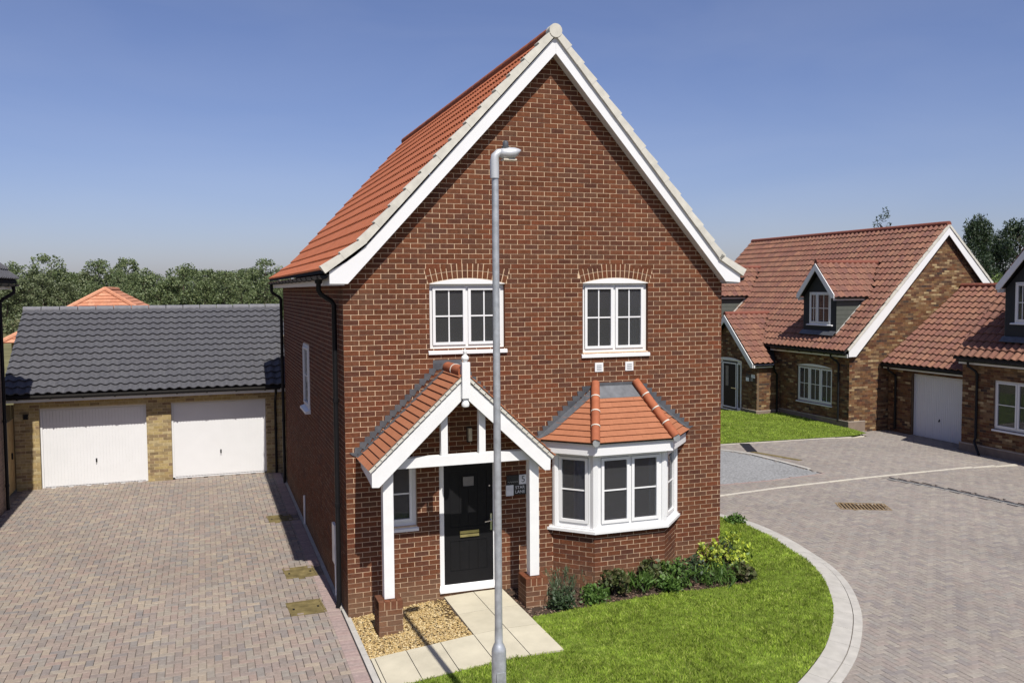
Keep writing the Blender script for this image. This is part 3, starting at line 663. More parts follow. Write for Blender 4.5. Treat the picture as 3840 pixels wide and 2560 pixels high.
mb = MB(); mb.face([R3[0], R3[1], T0]); mb.face([R3[1], R3[2], T1, T0]); mb.face([R3[2], R3[3], T1]); mb.face([(p[0], p[1], zb_-.015) for p in R3][::-1])
mb.face([R3[0], T0, T1, R3[3]])
for i in range(3): a, b = R3[i], R3[i+1]; mb.face([a, b, (b[0], b[1], zb_-.015), (a[0], a[1], zb_-.015)])
broof = mb.build('bay_roof', 'felt', H5)
pc = Pieces()
t = .80; lerp = lambda a, b, t: tuple(a[i]+(b[i]-a[i])*t for i in range(3))
facet_tiles(pc, 'plain', [R3[0], R3[1], T0], .165, .107); facet_tiles(pc, 'plain', [R3[1], R3[2], lerp(R3[2], T1, t), lerp(R3[1], T0, t)], .165, .107); facet_tiles(pc, 'plain', [R3[2], R3[3], T1], .165, .107)
pc.finalize(broof, 'plain_tile', 'ptile', 90, full=.5)
nF = Vector((0, -(zt_-zb_), -RB_[1][1])).normalized()*.02
mb = MB(); a, b, c, d = [Vector(x)+nF for x in (lerp(R3[1], T0, t-.03), lerp(R3[2], T1, t-.03), T1, T0)]; mb.face([a, b, c, d]); mb.build('lead_apron', 'lead', broof)
MB().prism(FF, [(4.05, 3.20), (4.68, 3.20), (4.70, 3.345), (4.02, 3.345)], 0, .02).build('flashing', 'lead', broof)
off = Vector((0, -.02, .035))
half_round(broof, Vector(R3[1])+off, Vector(T0)+Vector((-.02, -.03, .06)), 4, .068); half_round(broof, Vector(R3[2])+off, Vector(T1)+Vector((.02, -.03, .06)), 4, .068)
for R, T in ((R3[1], T0), (R3[2], T1)):
    MB().tube([Vector(R)+Vector((0, -.035, .02)), Vector(R)+Vector((0, -.05, .018))], .06, 10).build('hip_iron', 'galv', broof)
step_flashing(broof, FF, (RB_[0][0]+.02, zb_+.03), (T0[0]-.1, zt_+.02), .14); step_flashing(broof, FF, (RB_[3][0]-.02, zb_+.03), (T1[0]+.1, zt_+.02), .14)
for A, B, C in ((R3[0], R3[1], T0), (R3[3], R3[2], T1)):
    A, B, C = Vector(A), Vector(B), Vector(C); u = (C-A).normalized(); n = u.cross(B-A); n = n.normalized()*(1 if n.z > 0 else -1); v = (B-A)-u*(B-A).dot(u); v.normalize()
    mb = MB(); L_ = (C-A).length
    mb.face([A+n*.027, A+v*.05+u*.06+n*.027, A+v*.11+u*.25+n*.027, A+v*.11+u*(L_-.12)+n*.027, C+n*.027]); mb.build('lead_soaker', 'lead', broof)

# ------------------------------------------------------------------ generic gabled brick building parts
def up_and_over(parent, f, a0, a1, b0, b1, handle=True, c=-.14):
    mb = MB(); mb.fbox(f, a0+.004, a0+.05, b0, b1-.004, c-.05, c+.02); mb.fbox(f, a1-.05, a1-.004, b0, b1-.004, c-.05, c+.02); mb.fbox(f, a0+.05, a1-.05, b1-.05, b1-.004, c-.05, c+.02)
    fr_ = mb.build('garage_door_frame', 'garage_white', parent)
    d = MB().fbox(f, a0+.052, a1-.052, b0-.03, b1-.054, c-.04, c-.012).build('garage_door', 'garage_white', parent)
    n = int((a1-a0-.12)/.075)
    for i in range(n):
        w = (a1-a0-.13)/n; x = a0+.065+i*w
        MB().prism(f, [(x+.006, b0+.02), (x+w-.006, b0+.02), (x+w-.006, b1-.064), (x+.006, b1-.064)], c-.012, c+.001).build('door_rib', 'garage_white', d)
    if handle:
        x = (a0+a1)/2+.02; z = b0+.62
        q = MB(); q.fbox(f, x-.018, x+.018, z-.045, z+.045, c-.01, c+.008); q.tube([f.p(x, z, c), f.p(x, z, c+.04), f.p(x, z-.05, c+.04)], .009, 8); q.build('door_handle', 'black', d)
def simple_wall(parent, f, a0, a1, b0, b1, rects, bmat, mmat, n_ind=0, outline=None, gable=None, holes=(), phase=0, name='wall', t=.1, avoid=None):
    mb = MB(); wall_slab(mb, f, a0, a1, b0, b1, rects, t=t)
    if gable: mb.prism(f, gable, -t, 0)
    w = mb.build(name, mmat, parent); pc = Pieces()
    lay_bricks(pc, f, a0-.003, a1+.003, b0+.0, b1 if not gable else max(p[1] for p in gable), [rect_hole(*r) for r in rects]+list(holes), outline=outline, phase=phase)
    pc.finalize(w, 'brick', bmat, n_ind, full=.2, avoid=avoid); return w

# ---- left double garage
GL = thing('double_garage', 'low buff brick double garage with slate grey roof and two white doors at left', 'garage', (-3.2, 13.5, 0))
GY = 11.37; gx0, gx1 = -6.34, .30
gf = Fr((0, GY, 0), (1,0,0), (0,0,1))
d1, d2 = (-5.80, -3.35, -.12, 2.0), (-2.76, -.40, -.12, 2.0)
simple_wall(GL, gf, gx0, gx1, -.15, 2.27, [d1, d2], 'buff', 'buff_mortar', 170, name='front_wall')
sf = Fr((gx0, GY+6, 0), (0,-1,0), (0,0,1)); simple_wall(GL, sf, 0, 5.9, -.15, 2.27, [], 'buff', 'buff_mortar', 0, gable=[(0, 2.27), (5.9, 2.27), (3.0, 4.2)], outline=lambda z: (0, 5.9) if z < 2.27 else ((z-2.27)*1.52, 5.9-(z-2.27)*1.5), name='gable_wall')
mb = MB(); mb.box(gx0+.1, gx1, GY+5.9, GY+6, -.1, 2.3); mb.box(gx1-.1, gx1, GY+.1, GY+5.9, -.1, 3.6); mb.build('rear_wall', 'buff', GL)
MB().box(gx0+.1, gx1-.1, GY+.3, GY+.35, 0, 2.2).build('interior_wall', 'room', GL)
up_and_over(GL, gf, *d1[:2], .0, 2.0); up_and_over(GL, gf, *d2[:2], .03, 2.02)
RY, RZ = 14.4, 4.42; ge = (GY-.36, 2.36); gs = Vector((0, RY-ge[0], RZ-.06-ge[1])); gln = gs.length
MB().prism(Fr((gx0-.2, 0, 0), (0,1,0), (0,0,1)), [ge, (RY, RZ-.06), (2*RY-ge[0], 2.36), (2*RY-ge[0], 2.30), (RY, RZ-.14), (ge[0], 2.30)], 0, gx1-gx0+.2).build('roof', 'felt', GL)
groof = [c for c in GL.children if c.name.startswith('roof')][0]
fr = Fr((gx0-.22, ge[0], ge[1]+.012), (1,0,0), gs); pc = Pieces(); tile_roof(pc, 'gpan', fr, gx1-gx0+.22, gln, .23, .29); pc.finalize(groof, 'roof_tile', 'greytile', 300, full=.9)
fr = Fr((gx1, 2*RY-ge[0], ge[1]+.012), (-1,0,0), Vector((0, -gs.y, gs.z))); pc = Pieces(); tile_roof(pc, 'gpan', fr, gx1-gx0+.22, gln, .23, .29); pc.finalize(groof, 'roof_tile', 'greytile')
for i in range(15):
    x = gx0-.22+i*(gx1-gx0+.22)/15; MB().tube([(x, RY, RZ-.05), (x+.437, RY, RZ-.05)], [.105, .10], 12).build('ridge_tile', 'greyridge', groof, smooth=True)
mb = MB(); mb.box(gx0-.2, gx1, GY-.30, GY-.28, 2.20, 2.33); mb.box(gx0-.2, gx1, GY-.28, GY, 2.20, 2.215); mb.build('fascia', 'white', GL)
MB().prism(Fr((gx0-.225, 0, 0), (0,1,0), (0,0,1)), [(ge[0], 2.20), (ge[0], 2.35), (RY, RZ-.06), (2*RY-ge[0], 2.35), (2*RY-ge[0], 2.2), (RY, RZ-.24)], 0, .025).build('bargeboard', 'white', GL)
gutter(GL, (gx0-.2, GY-.36, 2.325), (gx1-.35, GY-.36, 2.325), r=.052)
pipe(GL, [(-.16, GY-.36, 2.29), (-.16, GY-.36, 2.16), (-.16, GY-.08, 1.98), (-.16, GY-.05, 1.9), (-.16, GY-.05, 0)], r=.032, clips=[(-.16, GY-.05, 1.2)])
q = MB(); q.fbox(gf, -6.13, -6.03, 1.76, 1.86, 0, .09); q.fbox(gf, -6.14, -6.02, 1.86, 1.88, 0, .10); q.build('wall_light', 'black', GL)

# ---- neighbour at the left edge
NB = thing('neighbour_house', 'grey brick house cut off by the left edge, with dark eaves and a black downpipe', 'house', (-9.4, 5, 0))
nfx = Fr((-6.22, 0, 0), (0,1,0), (0,0,1)); simple_wall(NB, nfx, 0, 9.6, -.15, 4.95, [], 'nbrick', 'buff_mortar', 0, name='side_wall')
mb = MB(); mb.box(-12.5, -6.32, 9.5, 9.6, -.15, 4.95); mb.box(-12.5, -6.32, 0, .1, -.15, 4.95); mb.box(-12.5, -12.4, .1, 9.5, -.15, 4.95); mb.build('rear_wall', 'nbrick', NB)
for yy in (.05, 9.55): MB().prism(Fr((0, yy, 0), (1,0,0), (0,0,1)), [(-12.5, 4.95), (-6.22, 4.95), (-9.36, 8.3)], -.05, .05).build('gable_wall', 'nbrick', NB)
nroof = MB().prism(Fr((0, -.2, 0), (1,0,0), (0,0,1)), [(-5.9, 5.12), (-9.36, 8.7), (-12.8, 5.12), (-12.8, 5.06), (-9.36, 8.62), (-5.9, 5.06)], -10.05, 0).build('roof', 'felt', NB)
v = Vector((-3.46, 0, 3.58)); pc = Pieces(); tile_roof(pc, 'gpan', Fr((-5.9, -.2, 5.13), (0,1,0), v), 10.05, v.length, .23, .30); pc.finalize(nroof, 'roof_tile', 'greytile')
mb = MB(); mb.box(-6.0, -5.98, -.2, 9.85, 4.93, 5.07); mb.box(-6.22, -6.0, -.2, 9.85, 4.93, 4.945); mb.box(-6.22, -5.98, 9.62, 9.85, 4.945, 5.12); mb.build('fascia', 'white', NB)
gutter(NB, (-5.91, -.2, 5.05), (-5.91, 9.9, 5.05))
pipe(NB, [(-5.91, 9.5, 5.0), (-5.91, 9.5, 4.86), (-6.10, 9.35, 4.72), (-6.155, 9.3, 4.64), (-6.155, 9.3, .0)], clips=[(-6.155, 9.3, 2.0), (-6.155, 9.3, .55)])
# timber gate
GT = thing('timber_gate', 'tall pale timber boarded gate between the grey brick house and the garage', 'gate', (-6.4, 10.6, 0))
for i in range(9): MB().box(-6.39, -6.365, 9.66+i*.19, 9.842+i*.19, .05, 1.78).build('board', 'timber', GT)
for z in (.3, 1.5): MB().box(-6.42, -6.392, 9.66, 11.36, z, z+.09).build('rail', 'timber', GT)
MB().box(-6.36, -6.33, 11.0, 11.03, .85, 1.0).build('latch', 'black', GT)

FN = thing('timber_fence', 'pale timber fence panel behind the gate at the far left', 'fence', (-6.9, 11.6, 0))
for i in range(7): MB().box(-7.2+i*.125, -7.08+i*.125, 11.6, 11.62, .0, 2.1).build('board', 'timber', FN)
MB().box(-7.2, -6.34, 11.62, 11.66, 1.6, 1.7).build('rail', 'timber', FN)
# ---- orange hip roof bungalow beyond
OB = thing('bungalow', 'distant bungalow with pale orange hipped roof showing above the grey garage ridge', 'bungalow', (-6.9, 44, 0))
hx, hy0, hy1, rz, ez = -6.9, 35.7, 52.3, 4.97, 2.4; hw = 4.3
MB().box(hx-hw+.4, hx+hw-.4, hy0+.4, hy1-.4, -.3, ez).build('wall', 'buff', OB)
P = [(hx-hw, hy0, ez), (hx+hw, hy0, ez), (hx+hw, hy1, ez), (hx-hw, hy1, ez)]; A, B = (hx, hy0+hw, rz), (hx, hy1-hw, rz)
mb = MB(); mb.face([P[0], P[1], A]); mb.face([P[1], P[2], B, A]); mb.face([P[2], P[3], B]); mb.face([P[3], P[0], A, B]); oroof = mb.build('roof', 'felt', OB)
PROTO['big'] = wedge_proto(.30, .36, .045, .008); pc = Pieces()
for F_ in ([P[0], P[1], A], [P[1], P[2], B, A], [P[3], P[0], A, B]): facet_tiles(pc, 'big', F_, .30, .34, lift=.01)
pc.finalize(oroof, 'roof_tile', 'orangetile', 60, full=.9)
for a, b in ((P[0], A), (P[1], A), (A, B)): MB().tube([Vector(a)+Vector((0,0,.05)), Vector(b)+Vector((0,0,.05))], .13, 8).build('ridge_tile', 'orangetile', oroof)

# ---- house 7 (brown multi brick, two dormers)
H7 = thing('dormer_house', 'brown multi brick house with red pantiles and two dormers behind the big house', 'house', (22.9, 17.5, 0))
X7, Y7, YE = 18.88, 11.73, 23.3; e7 = (18.56, 2.66); r7 = (22.96, 7.02); x7b = 27.0
f7 = Fr((X7, YE, 0), (0,-1,0), (0,0,1)); A7 = lambda y: YE-y
w7 = (A7(14.54), A7(12.60), .70, 2.0)
simple_wall(H7, f7, 0, YE-Y7, -.2, 2.5, [w7], 'multi', 'multi_mortar', 60, name='front_wall', holes=[rect_hole(A7(18.9), A7(16.0), -.3, 2.5)])
g7 = Fr((X7, Y7, 0), (1,0,0), (0,0,1)); sl7 = (r7[1]-e7[1])/(r7[0]-e7[0]); wid = 2*(r7[0]-X7)
simple_wall(H7, g7, 0, wid, -.2, 2.5, [], 'multi', 'multi_mortar', 240, gable=[(0, 2.5), (wid, 2.5), (wid/2, 6.75)], outline=lambda z: (-.003, wid) if z < 2.6 else ((z-2.6)/sl7, wid-(z-2.6)/sl7), name='gable_wall', avoid=lambda P: (P[:, 0] > 20.4) & (P[:, 2] < 2.6+(P[:, 0]-20.3)*.75))
mb = MB(); mb.box(X7, x7b, YE-.1, YE, -.2, 2.5); mb.box(x7b-.1, x7b, Y7+.1, YE-.1, -.2, 2.5); mb.prism(Fr((0, YE, 0), (1,0,0), (0,0,1)), [(X7, 2.5), (x7b, 2.5), (r7[0], 6.7)], 0, .1); mb.build('rear_wall', 'multi', H7)
MB().box(X7+.1, x7b-.1, Y7+.1, YE-.1, 2.40, 2.5).build('interior_wall', 'room', H7); MB().box(X7+1.6, X7+1.7, Y7+.1, YE-.1, -.1, 2.4).build('interior_wall', 'room', H7); MB().box(X7+.1, x7b-.1, Y7+.1, YE-.1, -.08, .02).build('floor', 'room', H7); MB().box(17.97, X7-.001, 15.75, 19.3, -.12, -.04).build('floor', 'room', H7)
for q in ((f7, .0, A7(18.95)), (f7, A7(15.95), YE-Y7+.05), (g7, .0, .66)): MB().fbox(*q, -.2, .24, 0, .05).build('plinth', 'plinth', H7)
for q in ((f7, .0, A7(18.95)), (f7, A7(15.95), YE-Y7+.055), (g7, .0, .66)): MB().fbox(*q, .24, .265, 0, .055).build('plinth_course', 'plinth_top', H7)
wn = window(H7, f7, *w7, 3, 1, 1, c=-.05, sillh=.06)
MB().prism(f7, arch_poly(w7[0], w7[1], 2.0, .09)[0], -.06, .012).build('arch_board', 'white', wn)
roof7 = MB().prism(Fr((0, Y7-.14, 0), (1,0,0), (0,0,1)), [e7, r7, (2*r7[0]-e7[0], e7[1]), (2*r7[0]-e7[0], e7[1]-.06), (r7[0], r7[1]-.09), (e7[0], e7[1]-.06)], -(YE-Y7+.3), 0).build('roof', 'felt', H7)
v7 = Vector((r7[0]-e7[0], 0, r7[1]-e7[1])); L7 = v7.length; R7 = Fr((e7[0], YE+.16, e7[1]+.015), (0,-1,0), v7)
DORM = [(13.55, 4.52, 5.72), (20.85, 4.52, 5.72)]; XD = 19.06
roofz = lambda x: e7[1]+(x-e7[0])*sl7
PY, PE, PZ = 17.5, 1.95, 3.80
def mask7(a, b):
    y = YE+.16-a; x = e7[0]+b*v7.x/L7; z = e7[1]+b*v7.z/L7
    for yc, ez_, az in DORM:
        if abs(y-yc) < .86 and x > XD-.1 and z < ez_: return False
        if ez_ <= z+.05 and abs(y-yc) < 1.0*(az-z-.05)/(az-ez_): return False
    if abs(y-PY) < 1.9*(PZ-z)/(PZ-PE)-.12 and z < PZ: return False
    return True
pc = Pieces(); tile_roof(pc, 'pan', R7, YE-Y7+.3, L7, .24, .305, mask=mask7); pc.finalize(roof7, 'roof_tile', 'redtile', 200, full=.9)
pc = Pieces(); tile_roof(pc, 'pan', Fr((2*r7[0]-e7[0], Y7-.14, e7[1]+.015), (0,1,0), (-v7.x, 0, v7.z)), YE-Y7+.3, L7, .24, .305); pc.finalize(roof7, 'roof_tile', 'redtile')
for i in range(26):
    y = Y7-.14+i*.455; MB().tube([(r7[0], y, r7[1]+.03), (r7[0], y+.45, r7[1]+.03)], .105, 10).build('ridge_tile', 'redridge', roof7, smooth=True)
def gable_trim(parent, ap, foot_l, foot_r, y0, dep, capparent, fl=.20):
    """white bargeboards with boxed feet and mortar verge on a gable facing -y"""
    f = Fr((0, y0+.03, 0), (1,0,0), (0,0,1)); (xl, zl), (xr, zr) = foot_l, foot_r
    s_l = (ap[1]-zl-dep)/(ap[0]-xl-.3); s_r = (ap[1]-zr-dep)/(xr-.3-ap[0])
    MB().prism(f, [(xl, zl), (xl+.30, zl), (ap[0], ap[1]-dep), (ap[0], ap[1]), (xl, zl+fl)], 0, .03).build('bargeboard', 'white', parent)
    MB().prism(f, [(xr, zr), (xr, zr+fl), (ap[0]+.001, ap[1]-.001), (ap[0]+.001, ap[1]-dep-.001), (xr-.3, zr)], .0007, .0307).build('bargeboard', 'white', parent)
    for a, b in (((xl, zl+fl), ap), ((xr, zr+fl), ap)):
        d = Vector((b[0]-a[0], 0, b[1]-a[1])); n = int(d.length/.305); w_ = d/n
        nn = Vector((-d.z, 0, d.x)).normalized(); nn = nn if nn.z > 0 else -nn
        for i in range(n):
            p = Vector((a[0], y0+.10, a[1]))+w_*i; ff = Fr(p, w_, nn); s = 1 if ff.n.y < 0 else -1
            q_ = .0025*(i % 2); c = (0, .125+q_) if s > 0 else (-.125-q_, 0)
            MB().prism(ff, [(-.01, .005), (-.01, .088), (w_.length+.03, .074), (w_.length+.03, .005+q_)], *c).build('verge_cap', 'cream', capparent)
gable_trim(H7, (r7[0], r7[1]-.07), (18.73, 2.49), (27.19, 2.49), Y7-.15, .28, roof7)
mb = MB(); mb.box(18.72, 18.74, 15.6, YE, 2.44, 2.58) if False else None
mb.box(18.70, 18.72, Y7-.1, 15.95, 2.46, 2.58); mb.box(18.72, X7, Y7-.1, 15.95, 2.46, 2.475); mb.box(18.70, 18.72, 19.05, YE, 2.46, 2.58); mb.build('fascia', 'white', H7)
gutter(H7, (18.60, 15.75, 2.58), (18.60, Y7-.1, 2.58), r=.055)
pipe(H7, [(18.60, 12.35, 2.55), (18.60, 12.35, 2.44), (18.80, 12.25, 2.28), (18.83, 12.22, 2.2), (18.83, 12.22, .2)], clips=[(18.83, 12.22, 1.2)])
# porch of house 7
xp = 17.86; p7 = Fr((xp, PY+1.9, 0), (0,-1,0), (0,0,1)); ph = 1.9
d7 = (1.0, 2.8, -.1, 2.06)
simple_wall(H7, p7, 0, 2*ph-.0, -.2, 1.95, [(d7[0], d7[1], -.2, 1.95)], 'multi', 'multi_mortar', 0, name='porch_wall')
MB().prism(p7, [(d7[0], 2.06), (d7[1], 2.06), (d7[1], 1.95), (2*ph, 1.95), (ph, 3.55), (0, 1.95), (d7[0], 1.95)], -.1, 0).build('porch_gable', 'multi_mortar', H7)
pc = Pieces(); lay_bricks(pc, p7, 0, 2*ph, 1.95, 3.5, [rect_hole(d7[0], d7[1], 1.9, 2.06)], outline=lambda z: ((z-1.95)*1.19, 2*ph-(z-1.95)*1.19)); pc.finalize([c for c in H7.children if c.name.startswith('porch_gable')][0], 'brick', 'multi')
ps = Fr((xp, PY-1.9, 0), (1,0,0), (0,0,1)); simple_wall(H7, ps, .1, X7-xp, -.2, 1.95, [], 'multi', 'multi_mortar', 0, name='porch_wall')
for q in ((p7, d7[1]+.02, 2*ph+.05), (ps, .0, X7-xp)): MB().fbox(*q, -.2, .17, 0, .05).build('plinth', 'plinth', H7)
for q in ((p7, d7[1]+.02, 2*ph+.055), (ps, .0, X7-xp)): MB().fbox(*q, .17, .195, 0, .055).build('plinth_course', 'plinth_top', H7)
wn = window(H7, p7, d7[0], d7[1], -.02, 2.0, 3, 0, 0, c=-.06, fw_=.10, sill=False, ratios=[.18, .62, .20], sw=.05)
MB().prism(p7, arch_poly(d7[0], d7[1], 1.995, .10)[0], -.08, .012).build('arch_board', 'white', wn)
dd = MB().fbox(p7, 1.40, 2.42, .03, 1.95, -.07, -.045).build('front_door', 'door', H7); MB().fbox(p7, 2.05, 2.40, .88, .91, -.03, -.005).build('door_handle', 'chrome', dd)
MB().fbox(p7, 1.62, 1.82, .95, 1.75, -.045, -.035).build('door_light', 'frost', dd)
pr7 = (xp-.22, PY, PZ); pe = 1.9+.12; ez_ = PE+.02
proofs = MB(); xr_in = e7[0]+(PZ-e7[1])/sl7
proofs.face([(pr7[0], PY-pe, ez_), (18.6, PY-pe, ez_), (xr_in, PY, PZ), (pr7[0], PY, PZ)]); proofs.face([(pr7[0], PY+pe, ez_), (pr7[0], PY, PZ), (xr_in, PY, PZ), (18.6, PY+pe, ez_)])
pr_ = proofs.build('porch_roof', 'felt', H7); pc = Pieces()
facet_tiles(pc, 'pan', [(pr7[0], PY-pe, ez_), (18.5, PY-pe, ez_), (18.62, PY-1.25, ez_+(pe-1.25)/pe*(PZ-ez_)), (xr_in, PY, PZ), (pr7[0], PY, PZ)], .24, .295, stagger=False, lift=.01)
facet_tiles(pc, 'pan', [(18.5, PY+pe, ez_), (pr7[0], PY+pe, ez_), (pr7[0], PY, PZ), (xr_in, PY, PZ), (18.62, PY+1.25, ez_+(pe-1.25)/pe*(PZ-ez_))], .24, .295, stagger=False, lift=.01)
pc.finalize(pr_, 'roof_tile', 'redtile', 50, full=.9)
MB().tube([(pr7[0], PY, PZ+.03), (xr_in, PY, PZ+.03)], .09, 10).build('ridge_tile', 'redridge', pr_, smooth=True)
def barge_x(parent, x, yc, half, zl, za, dep, foot=.14):
    """bargeboards on a small gable facing -x"""
    f = Fr((x, yc, 0), (0,-1,0), (0,0,1))
    MB().prism(f, [(-half, zl), (-half+foot, zl), (0, za-dep), (0, za), (-half, zl+foot)], -.03, 0).build('bargeboard', 'white', parent)
    MB().prism(f, [(half, zl), (half, zl+foot), (.001, za-.001), (.001, za-dep-.001), (half-foot, zl)], -.0307, -.0007).build('bargeboard', 'white', parent)
barge_x(H7, pr7[0]-.03, PY, pe-.04, ez_-.14, PZ-.02, .26)
MB().box(xp-.2, 18.55, PY-pe+.02, PY-pe+.04, ez_-.14, ez_-.02).build('porch_fascia', 'white', H7)
gutter(H7, (xp-.15, PY-pe-.03, ez_-.04), (18.55, PY-pe-.03, ez_-.04), r=.05, brackets=False)
pipe(H7, [(18.5, PY-pe-.03, ez_-.06), (18.6, PY-1.96, 1.7), (18.72, PY-1.96, 1.55), (18.72, PY-1.96, 0)])
def dormer(parent, roof, yc, ez_, az, xd, rz_fn, tilesn, flip=1):
    hw_ = .88; f = Fr((xd, yc, 0), (0,-1,0), (0,0,1)); zb = rz_fn(xd)-.05
    xin = lambda z: e_inv(z, rz_fn)
    xe = xin(ez_); xa = xin(az)
    mb = MB(); wz0, wz1 = ez_-.99, ez_+.16
    wall_slab(mb, f, -hw_, hw_, zb, ez_, [(-.56, .61, wz0, ez_)], t=.06); mb.prism(f, [(-hw_, ez_), (-.56, ez_), (-.56, wz1), (.61, wz1), (.61, ez_), (hw_, ez_), (0, az-.28)], -.06, 0)
    dm = mb.build('dormer', 'darkclad', parent)
    wn = window(dm.parent, f, -.56, .61, wz0, wz1, 2, 1, 1, c=.005, sillh=.05, sill_c=.06, sill_ext=.12, ratios=[.36, .64], curtain=(-.05, .2, 'curtain'))
    for s in (-1, 1):
        y = yc+s*hw_; k = int((ez_-zb)/.15)
        for i in range(k):
            z0 = zb+i*(ez_-zb)/k; z1 = zb+(i+1)*(ez_-zb)/k
            xa0 = max(xin(z0), xd+.01); xa1 = max(xin(z1), xd+.01)
            mb = MB(); mb.prism(Fr((0, y, 0), (1,0,0), (0,0,1)), [(xd+.005, z0), (xa0+.05, z0), (xa1+.05, z1-.008), (xd+.005, z1-.008)], -.012-.008 if s > 0 else .004, -.004 if s > 0 else .02); mb.build('cladding_board', 'cladding', dm)
        MB().prism(Fr((0, y, 0), (1,0,0), (0,0,1)), [(xd, zb), (xe+.2, ez_), (xd, ez_)], 0 if s > 0 else -.003, .003 if s > 0 else 0).build('cheek', 'darkclad', dm)
        p, q = Vector((xd, y+s*.03, zb+.05)), Vector((xe, y+s*.03, ez_+.0)); MB().tube([p+Vector((-.02, s*.02, .06)), q+Vector((0, s*.02, .06))], .035, 6).build('flashing', 'kerb', dm)
    xo = xd-.20; eh = 1.0; ze = ez_
    mb = MB(); xe2 = xin(ze)
    mb.face([(xo, yc-eh, ze), (xe2, yc-eh, ze), (xa, yc, az), (xo, yc, az)]); mb.face([(xo, yc+eh, ze), (xo, yc, az), (xa, yc, az), (xe2, yc+eh, ze)])
    dr = mb.build('dormer_roof', 'felt', parent); pc = Pieces()
    facet_tiles(pc, 'pan', [(xo, yc-eh-.04, ze-.045), (xe2, yc-eh-.04, ze-.045), (xa, yc, az), (xo, yc, az)], .24, .29, stagger=False, lift=.012)
    facet_tiles(pc, 'pan', [(xe2, yc+eh+.04, ze-.045), (xo, yc+eh+.04, ze-.045), (xo, yc, az), (xa, yc, az)], .24, .29, stagger=False, lift=.012)
    pc.finalize(dr, 'roof_tile', 'redtile', tilesn, full=.9)
    MB().tube([(xo, yc, az+.03), (xa, yc, az+.03)], .085, 10).build('ridge_tile', 'redridge', dr, smooth=True)
    barge_x(parent, xo-.03, yc, eh+.03, ze-.05, az-.015, .24, .13)
    for s in (-1, 1): MB().box(xo, xe-.25, yc+s*(eh-.02)-.011, yc+s*(eh-.02)+.011, ze-.13, ze-.02).build('dormer_fascia', 'white', parent); gutter(parent, (xo+.05, yc+s*(eh+.05), ze-.03), (xe-.05, yc+s*(eh+.05), ze-.03), r=.045, brackets=False)
    MB().prism(Fr((xd, yc, 0), (0,-1,0), (0,0,1)), [(-hw_-.02, zb-.16), (hw_+.02, zb-.16), (hw_+.02, zb+.06), (-hw_-.02, zb+.06)], .0, .02).build('lead_apron', 'lead', dm)
    fl = Fr((xd, yc+hw_+.05, rz_fn(xd)+.05), (0,-1,0), (-1, 0, -(rz_fn(1)-rz_fn(0)))); MB().fbox(fl, 0, 2*hw_+.1, -.05, .16, -.10, -.085).build('lead_apron', 'lead', dm)
def e_inv(z, fn): return (z-fn(0))/(fn(1)-fn(0))
for yc, ez__, az in DORM: dormer(H7, roof7, yc, ez__, az, XD, roofz, 30)

# ---- link garage on the right
GR = thing('single_garage', 'single brick garage with red pantiles and one white door, between the two dormer houses', 'garage', (22, 9.7, -.12))
ZG = -.12; XG = 20.5; gy0, gy1 = 7.6, Y7-.06
fg = Fr((XG, gy1, 0), (0,-1,0), (0,0,1)); dG = (gy1-10.62, gy1-8.47, -.22, 1.95)
simple_wall(GR, fg, 0, gy1-gy0, -.3, 2.2, [dG], 'multi', 'multi_mortar', 60, name='front_wall'); up_and_over(GR, fg, dG[0], dG[1], ZG, 1.95)
MB().box(XG+.35, XG+.4, gy0, gy1, -.2, 2.1).build('interior_wall', 'room', GR)
MB().box(XG, 27, gy0, gy0+.1, -.3, 2.2).build('side_wall', 'multi_mortar', GR)
eg, rg = (20.14, 2.22), (23.68, 4.83)
groof = MB().prism(Fr((0, gy1, 0), (1,0,0), (0,0,1)), [eg, rg, (27.2, 2.22), (27.2, 2.16), (rg[0], rg[1]-.08), (eg[0], eg[1]-.06)], 0, gy1-7.2).build('roof', 'felt', GR)
vg = Vector((rg[0]-eg[0], 0, rg[1]-eg[1])); pc = Pieces(); tile_roof(pc, 'pan', Fr((eg[0], gy1, eg[1]+.012), (0,-1,0), vg), gy1-7.75, vg.length, .25, .315); pc.finalize(groof, 'roof_tile', 'redtile', 150, full=.9)
MB().tube([(rg[0], 7.3, rg[1]+.04), (rg[0], gy1, rg[1]+.04)], .10, 10).build('ridge_tile', 'redridge', groof, smooth=True)
mb = MB(); mb.box(20.26, 20.28, gy0+.4, gy1, 2.06, 2.19); mb.box(20.28, XG, gy0+.4, gy1, 2.06, 2.075); mb.build('fascia', 'white', GR)
gutter(GR, (20.18, gy1, 2.17), (20.18, 8.2, 2.17), r=.055, brackets=False)
pipe(GR, [(20.18, 11.35, 2.14), (20.18, 11.35, 2.02), (20.40, 11.3, 1.86), (20.44, 11.28, 1.78), (20.44, 11.28, ZG+.1)])

